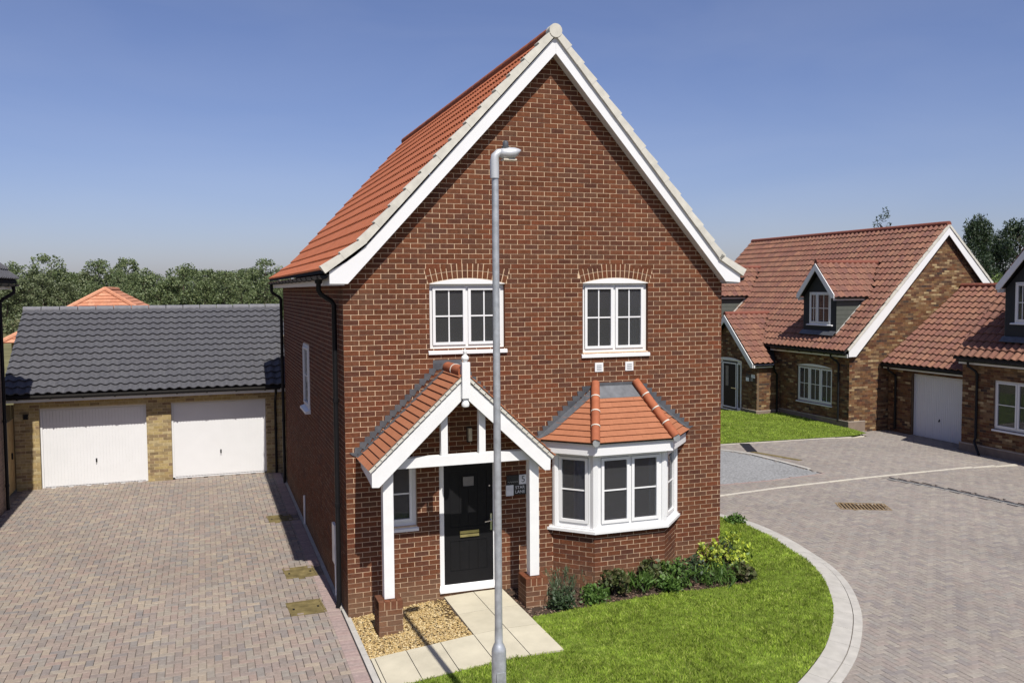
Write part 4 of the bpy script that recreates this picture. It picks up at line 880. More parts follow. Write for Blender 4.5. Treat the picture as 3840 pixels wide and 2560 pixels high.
# ---- house 8 at the right edge
H8 = thing('dormer_house', 'brown multi brick house with one charcoal dormer, cut off by the right edge', 'house', (23.9, 3, -.12))
X8, y8a, y8b = 19.77, 7.8, -2.5; f8 = Fr((X8, y8a, 0), (0,-1,0), (0,0,1)); w8 = (y8a-6.66, y8a-4.45, .72, 2.13)
simple_wall(H8, f8, 0, y8a-y8b, -.35, 2.6, [w8], 'multi', 'multi_mortar', 90, name='front_wall')
window(H8, f8, *w8, 3, 0, 1, c=-.05, sillh=.07)
s8 = Fr((X8, y8a, 0), (1,0,0), (0,0,1)); mb = MB(); mb.box(X8+.1, 28, y8a-.1, y8a, -.35, 2.6); mb.box(X8+.1, 28, y8b, y8b+.1, -.35, 2.6); mb.box(27.9, 28, y8b+.1, y8a-.1, -.35, 2.6)
for yy in (y8a, y8b+.1): mb.prism(Fr((0, yy, 0), (1,0,0), (0,0,1)), [(X8, 2.6), (28, 2.6), (23.9, 6.8)], 0, .1)
mb.build('side_wall', 'multi', H8)
MB().box(X8+1.5, X8+1.6, y8b+.1, y8a-.1, -.2, 2.5).build('interior_wall', 'room', H8); MB().box(X8+.1, 27.9, y8b+.1, y8a-.1, -.2, -.1).build('floor', 'room', H8); MB().box(X8+.1, 27.9, y8b+.1, y8a-.1, 2.5, 2.6).build('interior_wall', 'room', H8)
mb = MB(); mb.fbox(f8, -.04, y8a-y8b, -.35, .12, 0, .05); mb.build('plinth', 'plinth', H8); mb = MB(); mb.fbox(f8, -.045, y8a-y8b, .12, .15, 0, .055); mb.build('plinth_course', 'plinth_top', H8)
e8, r8 = (19.43, 2.74), (23.85, 7.12); roofz8 = lambda x: e8[1]+(x-e8[0])*(r8[1]-e8[1])/(r8[0]-e8[0])
roof8 = MB().prism(Fr((0, y8a+.05, 0), (1,0,0), (0,0,1)), [e8, r8, (28.3, 2.74), (28.3, 2.68), (r8[0], r8[1]-.08), (e8[0], e8[1]-.06)], 0, y8a-y8b+.2).build('roof', 'felt', H8)
v8 = Vector((r8[0]-e8[0], 0, r8[1]-e8[1])); D8 = (5.62, 4.80, 6.0); XD8 = 19.95
def mask8(a, b):
    y = y8a+.08-a; x = e8[0]+b*v8.x/v8.length; z = e8[1]+b*v8.z/v8.length; yc, ez_, az = D8
    if abs(y-yc) < .86 and x > XD8-.1 and z < ez_: return False
    return not (ez_ <= z+.05 and abs(y-yc) < (az-z-.05)/(az-ez_))
pc = Pieces(); tile_roof(pc, 'pan', Fr((e8[0], y8a+.08, e8[1]+.015), (0,-1,0), v8), y8a-y8b+.2, v8.length, .25, .31, mask=mask8); pc.finalize(roof8, 'roof_tile', 'redtile', 120, full=.9)
MB().tube([(r8[0], y8b-.1, r8[1]+.04), (r8[0], y8a+.05, r8[1]+.04)], .105, 10).build('ridge_tile', 'redridge', roof8, smooth=True)
dormer(H8, roof8, *D8, XD8, roofz8, 20)
mb = MB(); mb.box(19.58, 19.60, y8b, y8a-.02, 2.54, 2.66); mb.box(19.60, X8, y8b, y8a-.02, 2.54, 2.555); mb.build('fascia', 'white', H8)
gutter(H8, (19.49, y8a-.05, 2.66), (19.49, y8b, 2.66), r=.055, brackets=False)
pipe(H8, [(19.49, 7.35, 2.62), (19.49, 7.35, 2.5), (19.68, 7.25, 2.34), (19.71, 7.22, 2.25), (19.71, 7.22, .35), (19.66, 7.22, .25), (19.45, 6.85, -.08)], clips=[(19.71, 7.22, 1.2)])

# ------------------------------------------------------------------ GROUND
kin = [(7.2, 4.9), (7.75, 4.15), (8.2, 2.9), (8.34, 2.28), (8.28, 1.28), (8.13, .486), (7.94, -.325), (7.586, -1.164), (7.08, -1.983), (6.62, -2.572), (5.93, -3.3), (5.327, -3.8), (4.72, -4.225), (3.9, -4.72), (2.6, -5.25), (1.3, -5.6), (.03, -5.75)]
KIN = catmull(kin, 4)
def zlawn(x, y):
    x = np.asarray(x, float); y = np.asarray(y, float)
    h = .02+.15*np.clip(x/1.7, 0, 1); d = seg_dist(x, y, KIN)
    return np.minimum(h, .075+.06*np.clip(d/1.8, 0, 2))
def zr(x, y): return -.12*np.clip((np.asarray(x, float)-17)/3, 0, 1)
def sheet(name, poly, zf, mat, step=.25, kind='structure', dz=0, parent=None):
    """ground sheet clipped to a polygon (cells cut with bmesh bisect are not needed: fine grid plus exact border fan)"""
    import bmesh
    bm = bmesh.new(); vs = [bm.verts.new((x, y, 0)) for x, y in poly]; bm.faces.new(vs)
    xs = [p[0] for p in poly]; ys = [p[1] for p in poly]
    for ax, lo, hi in ((0, min(xs), max(xs)), (1, min(ys), max(ys))):
        n = int((hi-lo)/step)
        for i in range(1, n):
            co = [0, 0, 0]; no = [0, 0, 0]; co[ax] = lo+(hi-lo)*i/n; no[ax] = 1
            bmesh.ops.bisect_plane(bm, geom=bm.verts[:]+bm.edges[:]+bm.faces[:], plane_co=co, plane_no=no)
    for v in bm.verts: v.co.z = float(zf(v.co.x, v.co.y))+dz
    me = bpy.data.meshes.new(name); bm.to_mesh(me); bm.free(); me.materials.append(M[mat])
    if me.polygons and sum(p.normal.z for p in me.polygons) < 0: me.flip_normals()
    return reg(bpy.data.objects.new(name, me), parent, Vector((0,0,0)), kind=kind)
flat = lambda z: (lambda x, y: z+0*np.asarray(x, float))
mb = MB(); mb.face([(-900, -200, -.32), (900, -200, -.32), (900, 1500, -.32), (-900, 1500, -.32)]); mb.build('ground', 'field', kind='structure', org=(0, 0, -.32))
LAWN = KIN+[(.03, -2.55), (2.40, -2.55), (2.40, -1.34), (2.44, -1.30), (4.4, -1.09), (6.3, -1.0), (6.75, -.3), (6.62, 1.1), (6.45, 1.5), (6.34, 1.5), (6.34, 4.9)]
KOUT = []
for i, p in enumerate(KIN):
    a, b = KIN[max(i-1, 0)], KIN[min(i+1, len(KIN)-1)]; d = Vector((b[0]-a[0], b[1]-a[1])).normalized(); KOUT.append((p[0]-d.y*.40, p[1]+d.x*.40))
# driveway
drive = sheet('driveway', [(-9, -14), (.03, -14), (.03, GY+.14), (-6.4, GY+.14), (-6.4, 9.7), (-9, 9.7)], flat(-.024), 'joint', 2)
def herring(pc, fr, x0, x1, y0, y1, test, zf):
    nx, ny = int((x1-x0)/.1), int((y1-y0)/.1); I, J = np.meshgrid(np.arange(nx), np.arange(ny)); k = (I-J) % 4
    for kind, m in (('pavx', k == 0), ('pavy', k == 3)):
        x = x0+I[m]*.1; y = y0+J[m]*.1; cx = x+(.1 if kind == 'pavx' else .05); cy = y+(.05 if kind == 'pavx' else .1)
        ok = test(cx, cy); x, y = x[ok], y[ok]; cx, cy = cx[ok], cy[ok]; z = zf(cx, cy)+RS.uniform(-.0016, .0016, len(x))
        key = (id(fr), kind); pc.protos[kind] = PROTO[kind]; g = pc.g.setdefault(key, [fr, kind, []])[2]
        g += [(a+.0025, b+.0025, c, 1, 1, 1) for a, b, c in zip(x, y, z)]
COVERS = [(-.475, 6.38, .50, .58), (-.455, 2.50, .52, .60), (-.545, .71, .53, .61)]
def dtest(x, y):
    ok = (x < -.19) & (x > -6.16) & (y < GY+.09)
    for cx, cy, w, h in COVERS: ok &= ~((abs(x-cx) < w/2) & (abs(y-cy) < h/2))
    return ok & ~((x < -6.3) & (y > 9.7))
pc = Pieces(); herring(pc, WF, -6.3, -.0, -9, GY+.2, dtest, flat(0)); pc.finalize(drive, 'paver', 'paver', 300)
pc = Pieces()
for i in range(int((GY+9)/.1)): 
    if not any(abs(-9+.05+i*.1-cy) < h/2+.03 and cx+w/2 > -.26 for cx, cy, w, h in COVERS): pc.add('pavx', WF, -.262, -9+i*.1+.003, .004)
pc.finalize(drive, 'header_paver', 'header', 60)
for i in range(9):
    y0 = -6+i*.915*1.0
    if y0 < 0: MB().box(-.052, .028, y0, y0+.905, -.1, .022).build('edging_kerb', 'kerb', drive)
for i in range(11): MB().box(-.062, -.006, .45+i*.9, 1.34+i*.9, -.1, .016).build('edging_kerb', 'kerb', drive)
for i, (cx, cy, w, h) in enumerate(COVERS):
    lab = ['olive metal inspection cover half in the house shadow, farthest along the driveway', 'olive metal inspection cover beside the side wall, middle one of three', 'olive rust stained inspection cover nearest the front corner downpipe'][i]
    t = thing('inspection_cover', lab, 'cover', (cx, cy, 0), 'inspection covers in the driveway'); f = Fr((cx, cy, 0), (1, .06, 0), (-.06, 1, 0))
    MB().fbox(f, -w/2+.02, w/2-.02, -h/2+.02, h/2-.02, -.03, -.006).build('plate', 'cover', t)
    mb = MB(); 
    for a in (0, 1): s_ = 1 if a else -1; mb.fbox(f, s_*(w/2-.01)-.012, s_*(w/2-.01)+.012, -h/2, h/2, -.03, .003); mb.fbox(f, -w/2+.025, w/2-.025, s_*(h/2-.012)-.012, s_*(h/2-.012)+.012, -.03, .003)
    mb.build('rim', 'cover', t)
    for a in (-1, 1): MB().fbox(f, a*(w/2-.08)-.015, a*(w/2-.08)+.015, -.03, .03, -.008, -.002).build('lifting_eye', 'black', t)
# road and shared drive on the right
ASPH = [(8.0, 5.85), (11.6, 5.83), (12.75, 5.98), (13.28, 6.05), (13.22, 7.4), (13.1, 8.9), (12.75, 9.9), (8.0, 11.5)]
LAWN7 = [(8.0, 10.95), (12.9, 10.72), (18.05, 10.42), (18.75, 10.70), (18.84, 11.6), (18.84, 15.45), (17.85, 15.45), (17.7, 16.4), (15.5, 18.4), (8, 19)]
road = sheet('road', [(.03, -14), (24, -14), (24, 4.9), (30, 4.9), (30, 12.5), (6.4, 12.5), (6.4, 4.6), (8, 4.6), (8.5, 2), (7.5, -2), (5, -5), (.03, -6.2)], lambda x, y: zr(x, y)-.024, 'joint', 2)
LN = [(6.4, 4.28), (9.41, 4.81), (11.31, 5.04), (14.02, 5.21), (18.98, 5.30), (19.7, 5.32)]
DR = [(14.47, 4.96), (14.89, 3.30), (15.14, 1.63), (15.6, -2), (16.2, -6)]
GUL = Fr(((9.91+1.94)*1.0-.05+.0, 2.82, 0), (.894, -.447, 0), (.447, .894, 0))
KMID = [(a[0]*.35+b[0]*.65, a[1]*.35+b[1]*.65) for a, b in zip(KIN, KOUT)]
out_poly = KMID+[(.03, -5.2), (.03, 4.9), (6.0, 4.9)]
def rtest(x, y):
    ok = ~in_poly(x, y, out_poly) & (x > .3) & (x < 20.6) & (y > -9) & ((y < -5.5) | (x > 4))
    ok &= seg_dist(x, y, LN) > .0; ok &= ~in_poly(x, y, ASPH) & ~in_poly(x, y, LAWN7) & (seg_dist(x, y, DR) > .17)
    ok &= ~((x > 19.72) & (y < 7.9)) & ~((x > 18.9) & (y > 11.68)) & (y < 12)
    gx = (x-GUL.o.x)*GUL.u.x+(y-GUL.o.y)*GUL.u.y; gy = (x-GUL.o.x)*GUL.v.x+(y-GUL.o.y)*GUL.v.y
    return ok & ~((abs(gx) < .50) & (abs(gy) < .27))
pc = Pieces(); herring(pc, WF, .3, 20.6, -9, 12, rtest, zr); pc.finalize(road, 'paver', 'rpaver', 300)
def strip(line, w, z, L, name, mat, parent, gap=.008, zf=zr):
    """setts or kerb units following a line"""
    pts = [Vector((*p, 0)) for p in line]; acc = 0
    cum = [0]
    for a, b in zip(pts, pts[1:]): cum.append(cum[-1]+(b-a).length)
    def at(t):
        i = max(j for j in range(len(cum)-1) if cum[j] <= t+1e-9); return pts[i].lerp(pts[i+1], min(1, (t-cum[i])/(cum[i+1]-cum[i])))
    n = int(cum[-1]/L)
    for i in range(n):
        a, b = at(i*L+gap/2), at((i+1)*L-gap/2); d = (b-a).normalized(); s_ = Vector((-d.y, d.x, 0)); zz = float(zf(a.x, a.y))+z
        mb = MB(); f = Fr((a.x, a.y, zz), d, s_); mb.fbox(f, 0, (b-a).length, -w/2, w/2, -.12, 0); mb.build(name, mat, parent)
strip(LN, .10, .007, .8, 'sett_line', 'line', road)
strip([(9.5, 10.83), (12.9, 10.70), (18.05, 10.40), (18.78, 10.67), (18.84, 11.5)], .09, .012, .6, 'edging_kerb', 'line', road)
asph = sheet('asphalt', ASPH, flat(-.012), 'asphalt', 2)
strip([(8.0, 11.4), (12.75, 9.95), (13.15, 8.9), (13.27, 7.4), (13.33, 6.0)], .12, .02, .6, 'kerb_stone', 'kerb', asph)
strip([(13.33, 6.0), (12.75, 5.93), (11.6, 5.78), (8, 5.8)], .08, .004, .6, 'sett_line', 'header', asph)
dc = thing('drain_channel', 'long dark slotted drainage channel crossing the block paved road, lower right', 'drain', (15, 2, 0))
DCC = catmull(DR, 4)
for a, b in zip(DCC, DCC[1:]):
    a, b = Vector((*a, 0)), Vector((*b, 0)); d = b-a; f = Fr(a+Vector((0,0,-.0)), d, Vector((-d.y, d.x, 0))); L_ = d.length
    MB().fbox(f, 0, L_-.01, -.10, .10, -.1, -.012).build('channel', 'sign_black', dc)
    MB().fbox(f, 0, L_-.01, -.135, -.101, -.1, .008).build('edging', 'kerb', dc)
    for i in range(4): MB().fbox(f, i*L_/4+.01, (i+1)*L_/4-.02, -.06, .05, -.012, -.002).build('grating', 'lead', dc)
dk = thing('drain_channel', 'short dark drainage strip beside the far lawn corner and asphalt edge', 'drain', (13.2, 9.8, 0))
for k, (a, b) in enumerate((((13.95, 10.58), (13.36, 9.30)), ((13.36, 9.30), (13.86, 7.70)))):
    a, b = Vector((*a, 0)), Vector((*b, 0)); d = b-a; f = Fr(a, d, Vector((-d.y, d.x, 0))); w_ = .15 if k == 0 else .09
    MB().fbox(f, 0, d.length, -w_, w_, -.03, .012 if k == 0 else .006).build('channel', 'sign_black' if k == 0 else 'cover', dk)
gu = thing('gully_grate', 'rusty brown gully grate in the road beyond the curved lawn', 'grate', GUL.o)
mb = MB(); 
for s_ in (-1, 1): mb.fbox(GUL, -.54, .54, s_*.295-.02, s_*.295+.02, -.04, .004); mb.fbox(GUL, s_*.52-.02, s_*.52+.02, -.275, .275, -.04, .004)
mb.build('rim', 'grate', gu); MB().fbox(GUL, -.5, .5, -.275, .275, -.05, -.03).build('pit', 'sign_black', gu)
for i in range(13): MB().fbox(GUL, -.48+i*.077, -.445+i*.077, -.275, .275, -.03, .002).build('bar', 'grate', gu)
# kerb round the lawn
kme = MB(); P3 = []
for (a, b) in zip(KIN[:-1], KIN[1:]): pass
for i in range(len(KIN)-1):
    a, b, c, d = KIN[i], KIN[i+1], KOUT[i+1], KOUT[i]; kme.face([(a[0], a[1], .02), (b[0], b[1], .02), (c[0], c[1], .0), (d[0], d[1], .0)])
kerb = kme.build('kerb', 'joint', kind='structure')
def between(t, s0, s1):
    i = min(int(t), len(KIN)-2); f_ = t-i; g = lambda A: Vector((A[i][0]+(A[i+1][0]-A[i][0])*f_, A[i][1]+(A[i+1][1]-A[i][1])*f_, 0)); p, q = g(KIN), g(KOUT)
    return p.lerp(q, s0), p.lerp(q, s1)
cl = [0]
for a, b in zip(KIN, KIN[1:]): cl.append(cl[-1]+math.hypot(a[0]-b[0], a[1]-b[1]))
def tt(l): return float(np.interp(l, cl, range(len(cl))))
nk = int(cl[-1]/.6)
for i in range(nk):
    for s0, s1, z0, z1 in ((.0, .67, .060, .030), (.70, 1.0, .022, .010)):
        qs = []
        for k in range(3):
            a, b = between(tt((i+.003+.994*k/2)*cl[-1]/nk), s0, s1); qs.append((a, b))
        mb = MB()
        for (a, b), (c, d) in zip(qs, qs[1:]):
            A, B, C, D = [Vector((p.x, p.y, z)) for p, z in ((a, z0), (b, z1), (d, z1), (c, z0))]
            mb.face([A, D, C, B]); mb.face([B, C, C-Vector((0,0,.08)), B-Vector((0,0,.08))]); mb.face([A, B, B-Vector((0,0,.08)), A-Vector((0,0,.08))]); mb.face([D, A, A-Vector((0,0,.08)), D-Vector((0,0,.08))])
        mb.build('kerb_stone', 'kerb', kerb)
# garden: path, gravel, bed, lawns
zg = lambda x, y: .02+.16*np.clip(np.asarray(x, float)/1.7, 0, 1)
path = sheet('path', [(.03, -2.54), (2.40, -2.54), (2.40, 0), (1.455, 0), (1.455, -1.59), (.03, -1.59)], zg, 'joint', .4, dz=-.03)
def slab(x0, x1, y0, y1):
    mb = MB(); g = .005; c = [(x0+g, y0+g), (x1-g, y0+g), (x1-g, y1-g), (x0+g, y1-g)]; P = [Vector((x, y, float(zg(x, y)))) for x, y in c]; dn = Vector((0, 0, -.045))
    mb.face(P); [mb.face([P[i]+dn, P[(i+1) % 4]+dn, P[(i+1) % 4], P[i]]) for i in range(4)]; mb.build('paving_slab', 'slab', path)
for x0, x1 in ((.035, .09), (.09, .515), (.515, .985), (.985, 1.455)): slab(x0, x1, -2.54, -1.59)
for x0, x1 in ((1.455, 1.93), (1.93, 2.40)):
    for y0, y1 in ((-2.54, -1.59), (-1.59, -.80), (-.80, -.004)): slab(x0, x1, y0, y1)
GRV = [(.03, -1.585), (1.45, -1.585), (1.45, -.005), (.03, -.005)]
gb = sheet('gravel_bed', GRV, zg, 'gravelbed', .3, dz=-.035)
N = 7500; x = RS.uniform(.035, 1.445, N); y = RS.uniform(-1.58, -.01, N); ok = ~((x > .27) & (x < .645) & (y > -.92) & (y < -.55)); ok &= ~((x > 1.28) & (y > -.85) & (RS.rand(N) < .75)); x, y = x[ok], y[ok]; N = len(x)
o8 = np.array([(1,0,0),(0,1,0),(-1,0,0),(0,-1,0),(0,0,1),(0,0,-1)], float); t8 = np.array([(0,1,4),(1,2,4),(2,3,4),(3,0,4),(1,0,5),(2,1,5),(3,2,5),(0,3,5)])
def scatter_rocks(name, x, y, z, r0, r1, mat, parent=None, **k):
    N = len(x); r = RS.uniform(r0, r1, N); V = o8[None]*RS.uniform(.6, 1.25, (N, 6, 1)); a = RS.uniform(0, 6.28, N); ca, sa = np.cos(a), np.sin(a)
    X = V[..., 0]*ca[:, None]-V[..., 1]*sa[:, None]*.7; Y = V[..., 0]*sa[:, None]+V[..., 1]*ca[:, None]*.7; Z = V[..., 2]*.6
    P = np.stack([X*r[:, None]+x[:, None], Y*r[:, None]+y[:, None], Z*r[:, None]+z[:, None]], -1).reshape(-1, 3)
    T = (t8[None]+6*np.arange(N)[:, None, None]).reshape(-1, 3); return np_obj(name, P, None, T, mat, parent, P.mean(0), **k)
scatter_rocks('gravel', x, y, zg(x, y)-.028+RS.uniform(0, .016, N), .010, .024, 'gravel', kind='stuff')
BED = [(2.40, -.005), (2.40, -1.33), (2.44, -1.32), (4.4, -1.11), (6.3, -1.02), (6.77, -.3), (6.64, 1.1), (6.45, 1.5), (6.345, 1.5), (6.345, -.005), (5.46, -.005), (5.0, -.505), (3.77, -.505), (3.27, -.005)]
sheet('flower_bed', BED, zlawn, 'soil', .2, dz=-.02)
N = 5200; x = RS.uniform(2.4, 6.78, N); y = RS.uniform(-1.34, 1.5, N); ok = in_poly(x, y, BED); x, y = x[ok], y[ok]
scatter_rocks('bark_mulch', x, y, zlawn(x, y)-.012+RS.uniform(-.005, .01, len(x)), .010, .032, 'chip', kind='stuff')
sheet('lawn', LAWN, zlawn, 'turf', .25, dz=.0)
zl7 = lambda x, y: .03+.05*np.clip((np.asarray(y, float)-10.7)/3, 0, 1)
sheet('lawn', LAWN7, zl7, 'turf', .8)
def grass(name, poly, zf, dens, h0, h1, w, mat='blade'):
    xs = [p[0] for p in poly]; ys = [p[1] for p in poly]; A = (max(xs)-min(xs))*(max(ys)-min(ys)); N = int(A*dens)
    x = RS.uniform(min(xs), max(xs), N); y = RS.uniform(min(ys), max(ys), N); ok = in_poly(x, y, poly); x, y = x[ok], y[ok]; N = len(x); z = zf(x, y)
    cl_ = .75+.5*np.sin(x*2.3+np.sin(y*1.7)*2)*np.sin(y*2.9+np.sin(x*2.1)*1.5)*.5
    h = RS.uniform(h0, h1, N)*cl_; a = RS.uniform(0, 6.283, N); ln = RS.uniform(.1, .95, N)*h; b = RS.uniform(0, 6.283, N)
    wx, wy = np.cos(a)*w*RS.uniform(.6, 1.3, N), np.sin(a)*w*RS.uniform(.6, 1.3, N); lx, ly = np.cos(b)*ln, np.sin(b)*ln
    P = np.empty((N, 4, 3)); P[:, 0] = np.stack([x-wx, y-wy, z-.004], -1); P[:, 1] = np.stack([x+wx, y+wy, z-.004], -1)
    P[:, 2] = np.stack([x+wx*.7+lx*.35, y+wy*.7+ly*.35, z+h*.62], -1); P[:, 3] = np.stack([x+lx, y+ly, z+h], -1)
    k = 4*np.arange(N)[:, None]; T = np.concatenate([k+[[0, 1, 2]], k+[[0, 2, 3]]]); return np_obj(name, P.reshape(-1, 3), None, T, mat, None, P.reshape(-1, 3).mean(0), shade='smooth', kind='stuff')
grass('grass', LAWN, zlawn, 4200, .022, .066, .0044)
grass('grass', LAWN7, zl7, 900, .03, .07, .008)

# ------------------------------------------------------------------ STREET LAMP
LX, LY = .925, -4.3
sl_ = thing('street_lamp', 'tall galvanised street lamp standing in the lawn in front of the house', 'street lamp', (LX, LY, 0))
mb = MB(); mb.lathe((LX, LY, 0), [(.077, 0), (.077, 1.06), (.072, 1.085), (.056, 1.125), (.043, 1.15), (.042, 1.3)], 24); mb.build('base_tube', 'galv', sl_, smooth=True)
mb = MB(); mb.lathe((LX-.0, LY, 0), [(.041, 1.15), (.039, 3), (.0345, 6.05)], 20); mb.build('pole', 'galv', sl_, smooth=True)
MB().box(LX-.05, LX+.05, LY-.0795, LY-.072, .35, .85).build('access_door', 'galv', sl_)
mb = MB(); mb.tube([(LX-.005, LY, 5.99), (LX-.005, LY, 6.16), (LX+.003, LY, 6.215), (LX+.04, LY, 6.25), (LX+.10, LY, 6.262)], [.045, .045, .043, .040, .034], 16); mb.build('bracket', 'lamp_grey', sl_, smooth=True)
hd = MB(); n = 16; prof = []
for k, (t, w_, zt_, zb_) in enumerate(((.03, .028, 6.235, 6.165), (.08, .06, 6.25, 6.145), (.14, .082, 6.262, 6.130), (.20, .085, 6.262, 6.140), (.245, .068, 6.252, 6.185), (.275, .03, 6.243, 6.225))):
    ring = []
    for j in range(n):
        a = 2*math.pi*j/n; zc = (zt_+zb_)/2; ring.append(Vector((LX+t, LY+math.cos(a)*w_, .047+zc+math.sin(a)*(zt_-zb_)/2*(1 if math.sin(a) > 0 else 1))))
    prof.append(ring)
for r in prof: hd.V += r
for i in range(len(prof)-1):
    for j in range(n): hd.F.append((i*n+j, i*n+(j+1) % n, (i+1)*n+(j+1) % n, (i+1)*n+j))
hd.F.append(tuple(range(n-1, -1, -1))); hd.F.append(tuple(range((len(prof)-1)*n, len(prof)*n)))
hd.build('lamp_head', 'lamp_grey', sl_, smooth='all')
MB().lathe((LX+.115, LY, 6.297), [(.04, 0), (.042, .02), (.030, .022), (.030, .055), (.026, .07), (.01, .078)], 14).build('photocell', 'lead', sl_, smooth=True)
MB().box(LX+.08, LX+.22, LY-.05, LY+.05, 6.173, 6.189).build('lens', 'beige', sl_)

# ------------------------------------------------------------------ SIGNS
def house_sign(fr, a0, a1, b0, b1, num, label):
    t = thing('house_sign', label, 'sign', fr.p((a0+a1)/2, b0, .02), 'house number signs'); am, bm_ = a0+(a1-a0)*.62, b0+(b1-b0)*.52
    MB().fbox(fr, a0, am, bm_, b1, .006, .02).build('name_panel', 'sign_black', t); MB().fbox(fr, am, a1, bm_, b1, .006, .022).build('number_panel', 'sign_white', t)
    al = a0+(a1-a0)*.34
    MB().fbox(fr, a0-.01, al, b0-.01, bm_-.004, .006, .021).build('white_panel', 'sign_white', t); MB().fbox(fr, al, a1, b0, bm_-.001, .006, .019).build('text_panel', 'sign_black', t)
    w = a1-a0
    text_obj(num, fr, am+(a1-am)*.55, (bm_+b1)/2, (b1-bm_)*.95, 'sign_black', t, 'number', c=.0225)
    text_obj('STAR', fr, al+(a1-al)*.5, b0+(bm_-b0)*.70, (bm_-b0)*.42, 'sign_white', t, 'lettering', c=.0195); text_obj('LANE', fr, al+(a1-al)*.5, b0+(bm_-b0)*.27, (bm_-b0)*.42, 'sign_white', t, 'lettering', c=.0195)
    mb = MB(); z = bm_+(b1-bm_)*.3; pts = [fr.p(a0+.02+(am-a0-.04)*i/14, z+.012*math.sin(i*2.1)+.004*i*(1 if i < 7 else -.2)*0, .021) for i in range(15)]; mb.tube(pts, .0025, 5); mb.build('script_line', 'lamp_grey', t)
house_sign(FF, 2.485, 2.815, 1.645, 1.955, '5', 'small black and white house sign with the number 5 beside the front door')
house_sign(p7, 3.12, 3.68, 1.28, 1.55, '7', 'small black and white house sign with the number 7 on the far brown brick porch')

# ------------------------------------------------------------------ PLANTS
def leaf_cloud(name, C, size, n_per, spread, mat, parent, up_bias=.0, aspect=.5, flat=None):
    """leaf-shaped quads scattered round cluster centres"""
    C = np.asarray(C, float); K = len(C); N = K*n_per; c = np.repeat(C, n_per, 0)
    sp = np.asarray(spread, float); d = RS.normal(0, 1, (N, 3)); d /= np.maximum(np.linalg.norm(d, axis=1, keepdims=True), 1e-6); d *= RS.uniform(.25, 1, (N, 1))**.5
    p = c+d*sp; t = RS.normal(0, 1, (N, 3))+np.array([0, 0, up_bias])*1.0+d*.8; t /= np.linalg.norm(t, axis=1, keepdims=True)
    s_ = np.cross(t, RS.normal(0, 1, (N, 3))); s_ /= np.maximum(np.linalg.norm(s_, axis=1, keepdims=True), 1e-6); L = size*RS.uniform(.6, 1.35, (N, 1)); w = L*aspect
    P = np.stack([p-t*L*.5, p+s_*w*.5, p+t*L*.5, p-s_*w*.5], 1).reshape(-1, 3); Q = 4*np.arange(N)[:, None]+np.array([[0, 1, 2, 3]])
    return np_obj(name, P, Q, None, mat, parent, P.mean(0))
def stems(parent, x, y, z, h, r, n, spread, mat='bark', th=.006):
    mb = MB()
    for i in range(n):
        a = random.uniform(0, 6.28); q = random.uniform(.3, 1)*spread; k = random.uniform(.6, 1)*h
        mb.tube([(x+random.uniform(-.02, .02), y+random.uniform(-.02, .02), z-.02), (x+math.cos(a)*q*.5, y+math.sin(a)*q*.5, z+k*.6), (x+math.cos(a)*q, y+math.sin(a)*q, z+k)], [th, th*.8, th*.4], 5)
    return mb.build('stem', mat, parent)
def plant(kind, x, y, h, w, label, group='young plants in the bed under the bay window'):
    z = float(zlawn(x, y)); t = thing('garden_plant', label, 'plant', (x, y, z), group)
    if kind == 'lavender':
        C = [(x+random.gauss(0, w*.33), y+random.gauss(0, w*.33), z+random.uniform(.15, .75)*h) for _ in range(46)]
        leaf_cloud('foliage', C, .085, 14, (.06, .06, h*.25), 'grey_leaf', t, up_bias=2.2, aspect=.16)
    elif kind == 'strap':
        C = [(x+random.gauss(0, w*.3), y+random.gauss(0, w*.3), z+random.uniform(.2, .7)*h) for _ in range(26)]
        leaf_cloud('foliage', C, .17, 8, (.07, .07, h*.25), 'mid_leaf', t, up_bias=1.8, aspect=.14)
    else:
        mt, sz, asp = {'yellow': ('yellow_leaf', .072, .5), 'dark': ('dark_leaf', .06, .55), 'fresh': ('mid_leaf', .065, .5), 'plum': ('plum_leaf', .075, .6)}[kind]
        C = []
        for _ in range(44): a = random.uniform(0, 6.28); r = w*.5*math.sqrt(random.random()); C.append((x+math.cos(a)*r, y+math.sin(a)*r, z+random.uniform(.12, .95)*h*(1-.35*r/(w*.5))))
        leaf_cloud('foliage', C, sz*1.15, 11, (.085, .085, .085), mt, t, up_bias=.3, aspect=asp)
    stems(t, x, y, z, h*.85, .01, 7, w*.4)
plant('lavender', 3.14, -.74, .46, .52, 'grey green lavender like clump right beside the brick porch pillar')
plant('dark', 2.95, -1.10, .26, .30, 'low dark green plant at the front of the porch pillar foot')
plant('plum', 3.95, -.83, .42, .42, 'plum and green leaved plant left of centre under the bay window')
plant('strap', 4.42, -.86, .34, .36, 'mid green strappy plant under the middle of the bay window')
plant('plum', 4.62, -.70, .52, .26, 'thin upright purplish plant close to the bay wall')
plant('fresh', 5.12, -.72, .48, .50, 'fresh green leafy plant in front of the right bay corner')
plant('dark', 5.42, -.62, .46, .50, 'dark green bushy plant between the bay and the house corner')
plant('strap', 5.62, -.80, .30, .42, 'spreading plant with long narrow leaves at the bed edge near the corner')
plant('yellow', 6.10, -.38, .62, .72, 'bright yellow green shrub in front of the right house corner')
plant('yellow', 6.58, .10, .58, .74, 'yellow green variegated shrub just round the right house corner')
plant('dark', 6.60, 1.0, .55, .40, 'dark leaved shrub behind the yellow green one beside the side wall')
plant('plum', 6.28, -.78, .24, .34, 'low brownish plant at the outer corner of the flower bed')
plant('fresh', 3.52, -.98, .24, .40, 'low light green plant between the lavender clump and the bay corner')
plant('strap', 4.16, -.72, .30, .30, 'small grassy tuft against the left half of the bay wall')
plant('fresh', 4.86, -.92, .26, .38, 'low fresh green plant at the bed edge under the bay window')
